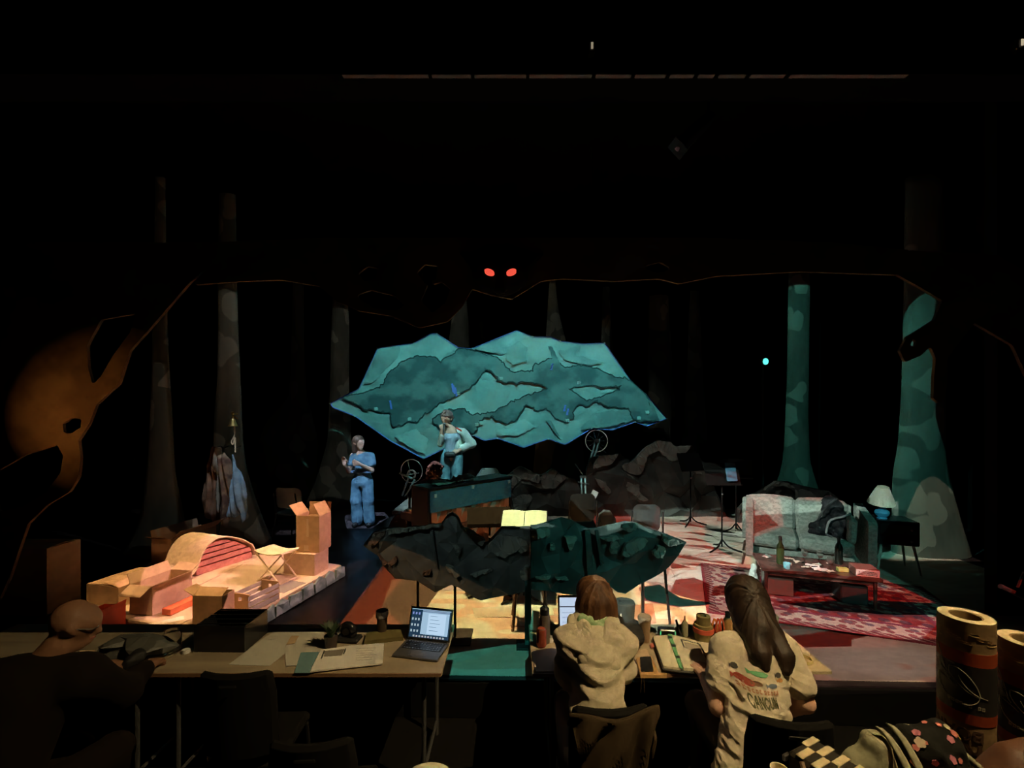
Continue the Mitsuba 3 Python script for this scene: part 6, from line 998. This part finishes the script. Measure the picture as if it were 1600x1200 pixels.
ARB = pl([(1395, 490), (1500, 470), (1720, 480), (1720, 985), (1540, 985), (1480, 645), (1440, 645)], 4.2); MTN = list(np.array(fq.buffer(-.01).exterior.coords)@np.array([[1, 0, 0], [0, 0, 1.]])+np.array([0, 3.9, 0]))
REDS = [gz(q) for q in ([(1056, 906), (1085, 903), (1110, 914), (1110, 944), (1085, 947), (1048, 924)], [(1042, 948), (1062, 950), (1092, 970), (1080, 988)], [(1045, 878), (1080, 887), (1050, 889)])]; TEALS = [gz([(998, 918), (1030, 913), (1062, 934), (1116, 946), (1060, 949), (1008, 939)])]
DARKS = [ARB, MTN, *REDS, *TEALS, gz([(1215, 942), (1330, 928), (1370, 922), (1500, 935), (1500, 962), (1395, 962), (1290, 955)]), gz([(1115, 917), (1190, 914), (1330, 924), (1240, 934), (1180, 930), (1112, 932)])]
TOPS = []
for (x0, _, z0), (x1, _, z1) in zip(MTN[:-1], MTN[1:]): TOPS.append([(x0, 3.76, z0), (x1, 3.76, z1), (x1, 4.03, z1), (x0, 4.03, z0)])
plate('front_white', WHT+[pl([(1358, 815), (1358, 752), (1402, 752), (1402, 815)], 5.73)], bars+DARKS+[pl(SOFA, 5.6)])
plate('fill_white', WHT, bars[::2]+DARKS)
plate('front_red', [gz([(905, 806), (1165, 804), (1300, 806), (1440, 850), (1500, 960), (1500, 1000), (1400, 1000), (1200, 972), (1130, 985), (1010, 1015), (985, 890)]), ], [ARB, MTN, [S3(.62, .55, 0), S3(.62, .55, .92), S3(1.62, .4, .92), S3(1.62, -.1, 0), S3(.3, -.1, 0), S3(.3, -.05, .42), S3(.62, .5, .46)], gz([(1215, 945), (1330, 938), (1500, 945), (1500, 965), (1395, 965), (1290, 958)]), gz([(1000, 918), (1030, 914), (1062, 935), (1120, 944), (1060, 948), (1010, 938)])])
plate('amber_wash', [gz([(612, 905), (660, 903), (800, 898), (960, 890), (1060, 930), (1112, 945), (1100, 990), (1000, 1040), (880, 1040), (870, 1006), (790, 1012), (700, 1024), (640, 1016), (560, 985), (596, 948)])], TOPS+TEALS)
plate('orange_wash', [gz([(600, 880), (650, 880), (640, 892), (611, 925), (596, 948), (640, 985), (625, 1015), (500, 1010), (527, 979)])], TOPS)
plate('apron_white', [gz([(1150, 1014), (1340, 1010), (1480, 1000), (1480, 1080), (1150, 1080)]), gz([(1330, 1000), (1480, 965), (1480, 1010), (1330, 1012)])])
plate('apron_red', [gz([(1150, 965), (1230, 978), (1420, 1004), (1400, 1012), (1225, 1014), (1150, 1012)])])
plate('tree_foot', [pl([(1380, 990), (1405, 800), (1440, 770), (1490, 770), (1550, 990)], 6.3)])
plate('teal_front', [pl([(1372, 925), (1372, 862), (1448, 862), (1448, 930)], 5.55), pl([(1358, 815), (1358, 752), (1402, 752), (1402, 815)], 5.73), gz([(985, 820), (1440, 850), (1480, 960), (1200, 1000), (985, 1010)]), pl([(828, 800), (1080, 800), (1080, 935), (828, 935)], 3.95), pl(SOFA, 5.9), pl([(660, 762), (808, 740), (808, 800), (660, 800)], 5.9)], [ARB])
plate('teal_trees', [pl([(1150, 880), (1225, 700), (1228, 449), (1268, 449), (1268, 700), (1330, 880)], 10.0), pl([(1370, 990), (1385, 480), (1480, 480), (1482, 690), (1560, 990)], 6.4), pl([(1355, 815), (1355, 750), (1400, 750), (1400, 815)], 5.6)])
plate('cyan_profile', [list(np.array(flat_poly(DROP, YD-.1).buffer(.03).exterior.coords)@np.array([[1, 0, 0], [0, 0, 1.]])+np.array([0, YD-.1, 0]))])
PFB = [(x, y, 0) for x, y in sg.Polygon(pf+[(-4.25, 4.3)]).convex_hull.buffer(.04).exterior.coords]
plate('bed_amber', [PFB])
plate('bed_front', [PFB, pl([(440, 905), (440, 780), (525, 780), (525, 905)], 5.2), pl([(262, 900), (262, 828), (395, 828), (395, 880)], 5.5), pl([(130, 960), (130, 890), (300, 885), (300, 960)], 4.3), pl([(295, 985), (295, 915), (375, 915), (440, 905), (440, 970)], 4.05), pl([(228, 895), (228, 832), (345, 815), (345, 880)], 5.9)])
plate('pink_special', [pl([(655, 790), (650, 718), (705, 718), (710, 790)], 6.6)])
plate('left_teal', [pl([(226, 862), (226, 828), (312, 812), (312, 840)], 5.75)])
plate('coat_special', [pl([(300, 860), (300, 690), (405, 690), (405, 860)], 6.3), pl([(425, 800), (425, 735), (488, 735), (488, 800)], 7.3), pl([(355, 640), (375, 640), (375, 692), (355, 692)], 6.5)])
plate('bed_pink', [PFB, pl([(440, 905), (440, 780), (525, 780), (525, 905)], 5.3), pl([(285, 900), (285, 825), (395, 825), (395, 880)], 5.5)])
plate('teal_gap', [gz([(690, 1024), (790, 1008), (826, 1006), (826, 1062), (690, 1062)])])
LM = sg.Polygon([(p[0], p[2]) for p in MTN]).intersection(sg.box(-9, -9, xs, 9)); plate('mountain_grey', [[(x, 3.9, z) for x, z in LM.exterior.coords]])
plate('amber_edge', [pl([(566, 850), (610, 850), (660, 868), (720, 900), (770, 925), (752, 937), (640, 925), (560, 870)], 3.9)])
plate('piano_warm', [[np.array([*(o_+l_*a), z]) for a, z in ((.05, .02), (1.5, .02), (1.5, .78), (.05, .78))] for o_, l_ in [(np.array([-1.016, 5.43]), np.array([.68, .735]))]], [MTN])
plate('piano_teal', [[np.array([*(o_+l_*a), z]) for a, z in ((0, .78), (1.5, .78), (1.5, 1.12), (0, 1.12))] for o_, l_ in [(np.array([-1.016, 5.43]), np.array([.68, .735]))]])
plate('blue_special', [pl([(545, 862), (530, 720), (530, 700), (545, 670), (578, 670), (592, 720), (585, 862)], 8.05)])
plate('grey_trees', [pl([(228, 895), (228, 832), (345, 815), (345, 880)], 5.9), pl([(185, 885), (225, 800), (236, 545), (270, 545), (292, 800), (302, 885)], 6.3), pl([(295, 855), (325, 700), (338, 442), (378, 442), (392, 740), (428, 855)], 6.8), pl([(478, 790), (512, 640), (520, 480), (550, 480), (556, 790)], 9.8), pl([(690, 560), (705, 440), (737, 440), (737, 560)], 11.1), pl([(845, 560), (855, 440), (892, 440), (895, 560)], 11.2), pl([(940, 560), (940, 440), (955, 440), (955, 560)], 12), pl([(1010, 700), (1015, 440), (1045, 440), (1050, 700)], 12.7), pl([(425, 795), (425, 735), (485, 735), (485, 795)], 7.2)])
plate('rock_wash', [pl([(903, 718), (903, 668), (958, 668), (958, 718)], 9.1), pl([(890, 790), (890, 720), (936, 720), (936, 790)], 6.95), pl([(728, 810), (728, 728), (900, 728), (1000, 684), (1100, 684), (1140, 810)], 8.5), pl([(1150, 800), (1150, 748), (1345, 748), (1345, 800)], 8.1), pl([(885, 800), (885, 735), (935, 735), (935, 830)], 6.4)])
plate('desk_light', [[(-4.5, 1.0, .5), (3.0, 1.0, .5), (3.0, 3.13, .5), (-4.5, 3.13, .5)]])
plate('score_special', [[(-.16, 4.64, .76), (.42, 4.64, .76), (.42, 5.0, 1.08), (-.16, 5.0, 1.08)]])
plate('portal_amber', [pl([(-200, 460), (215, 520), (200, 620), (140, 720), (120, 800), (-200, 820)], 4.12)])
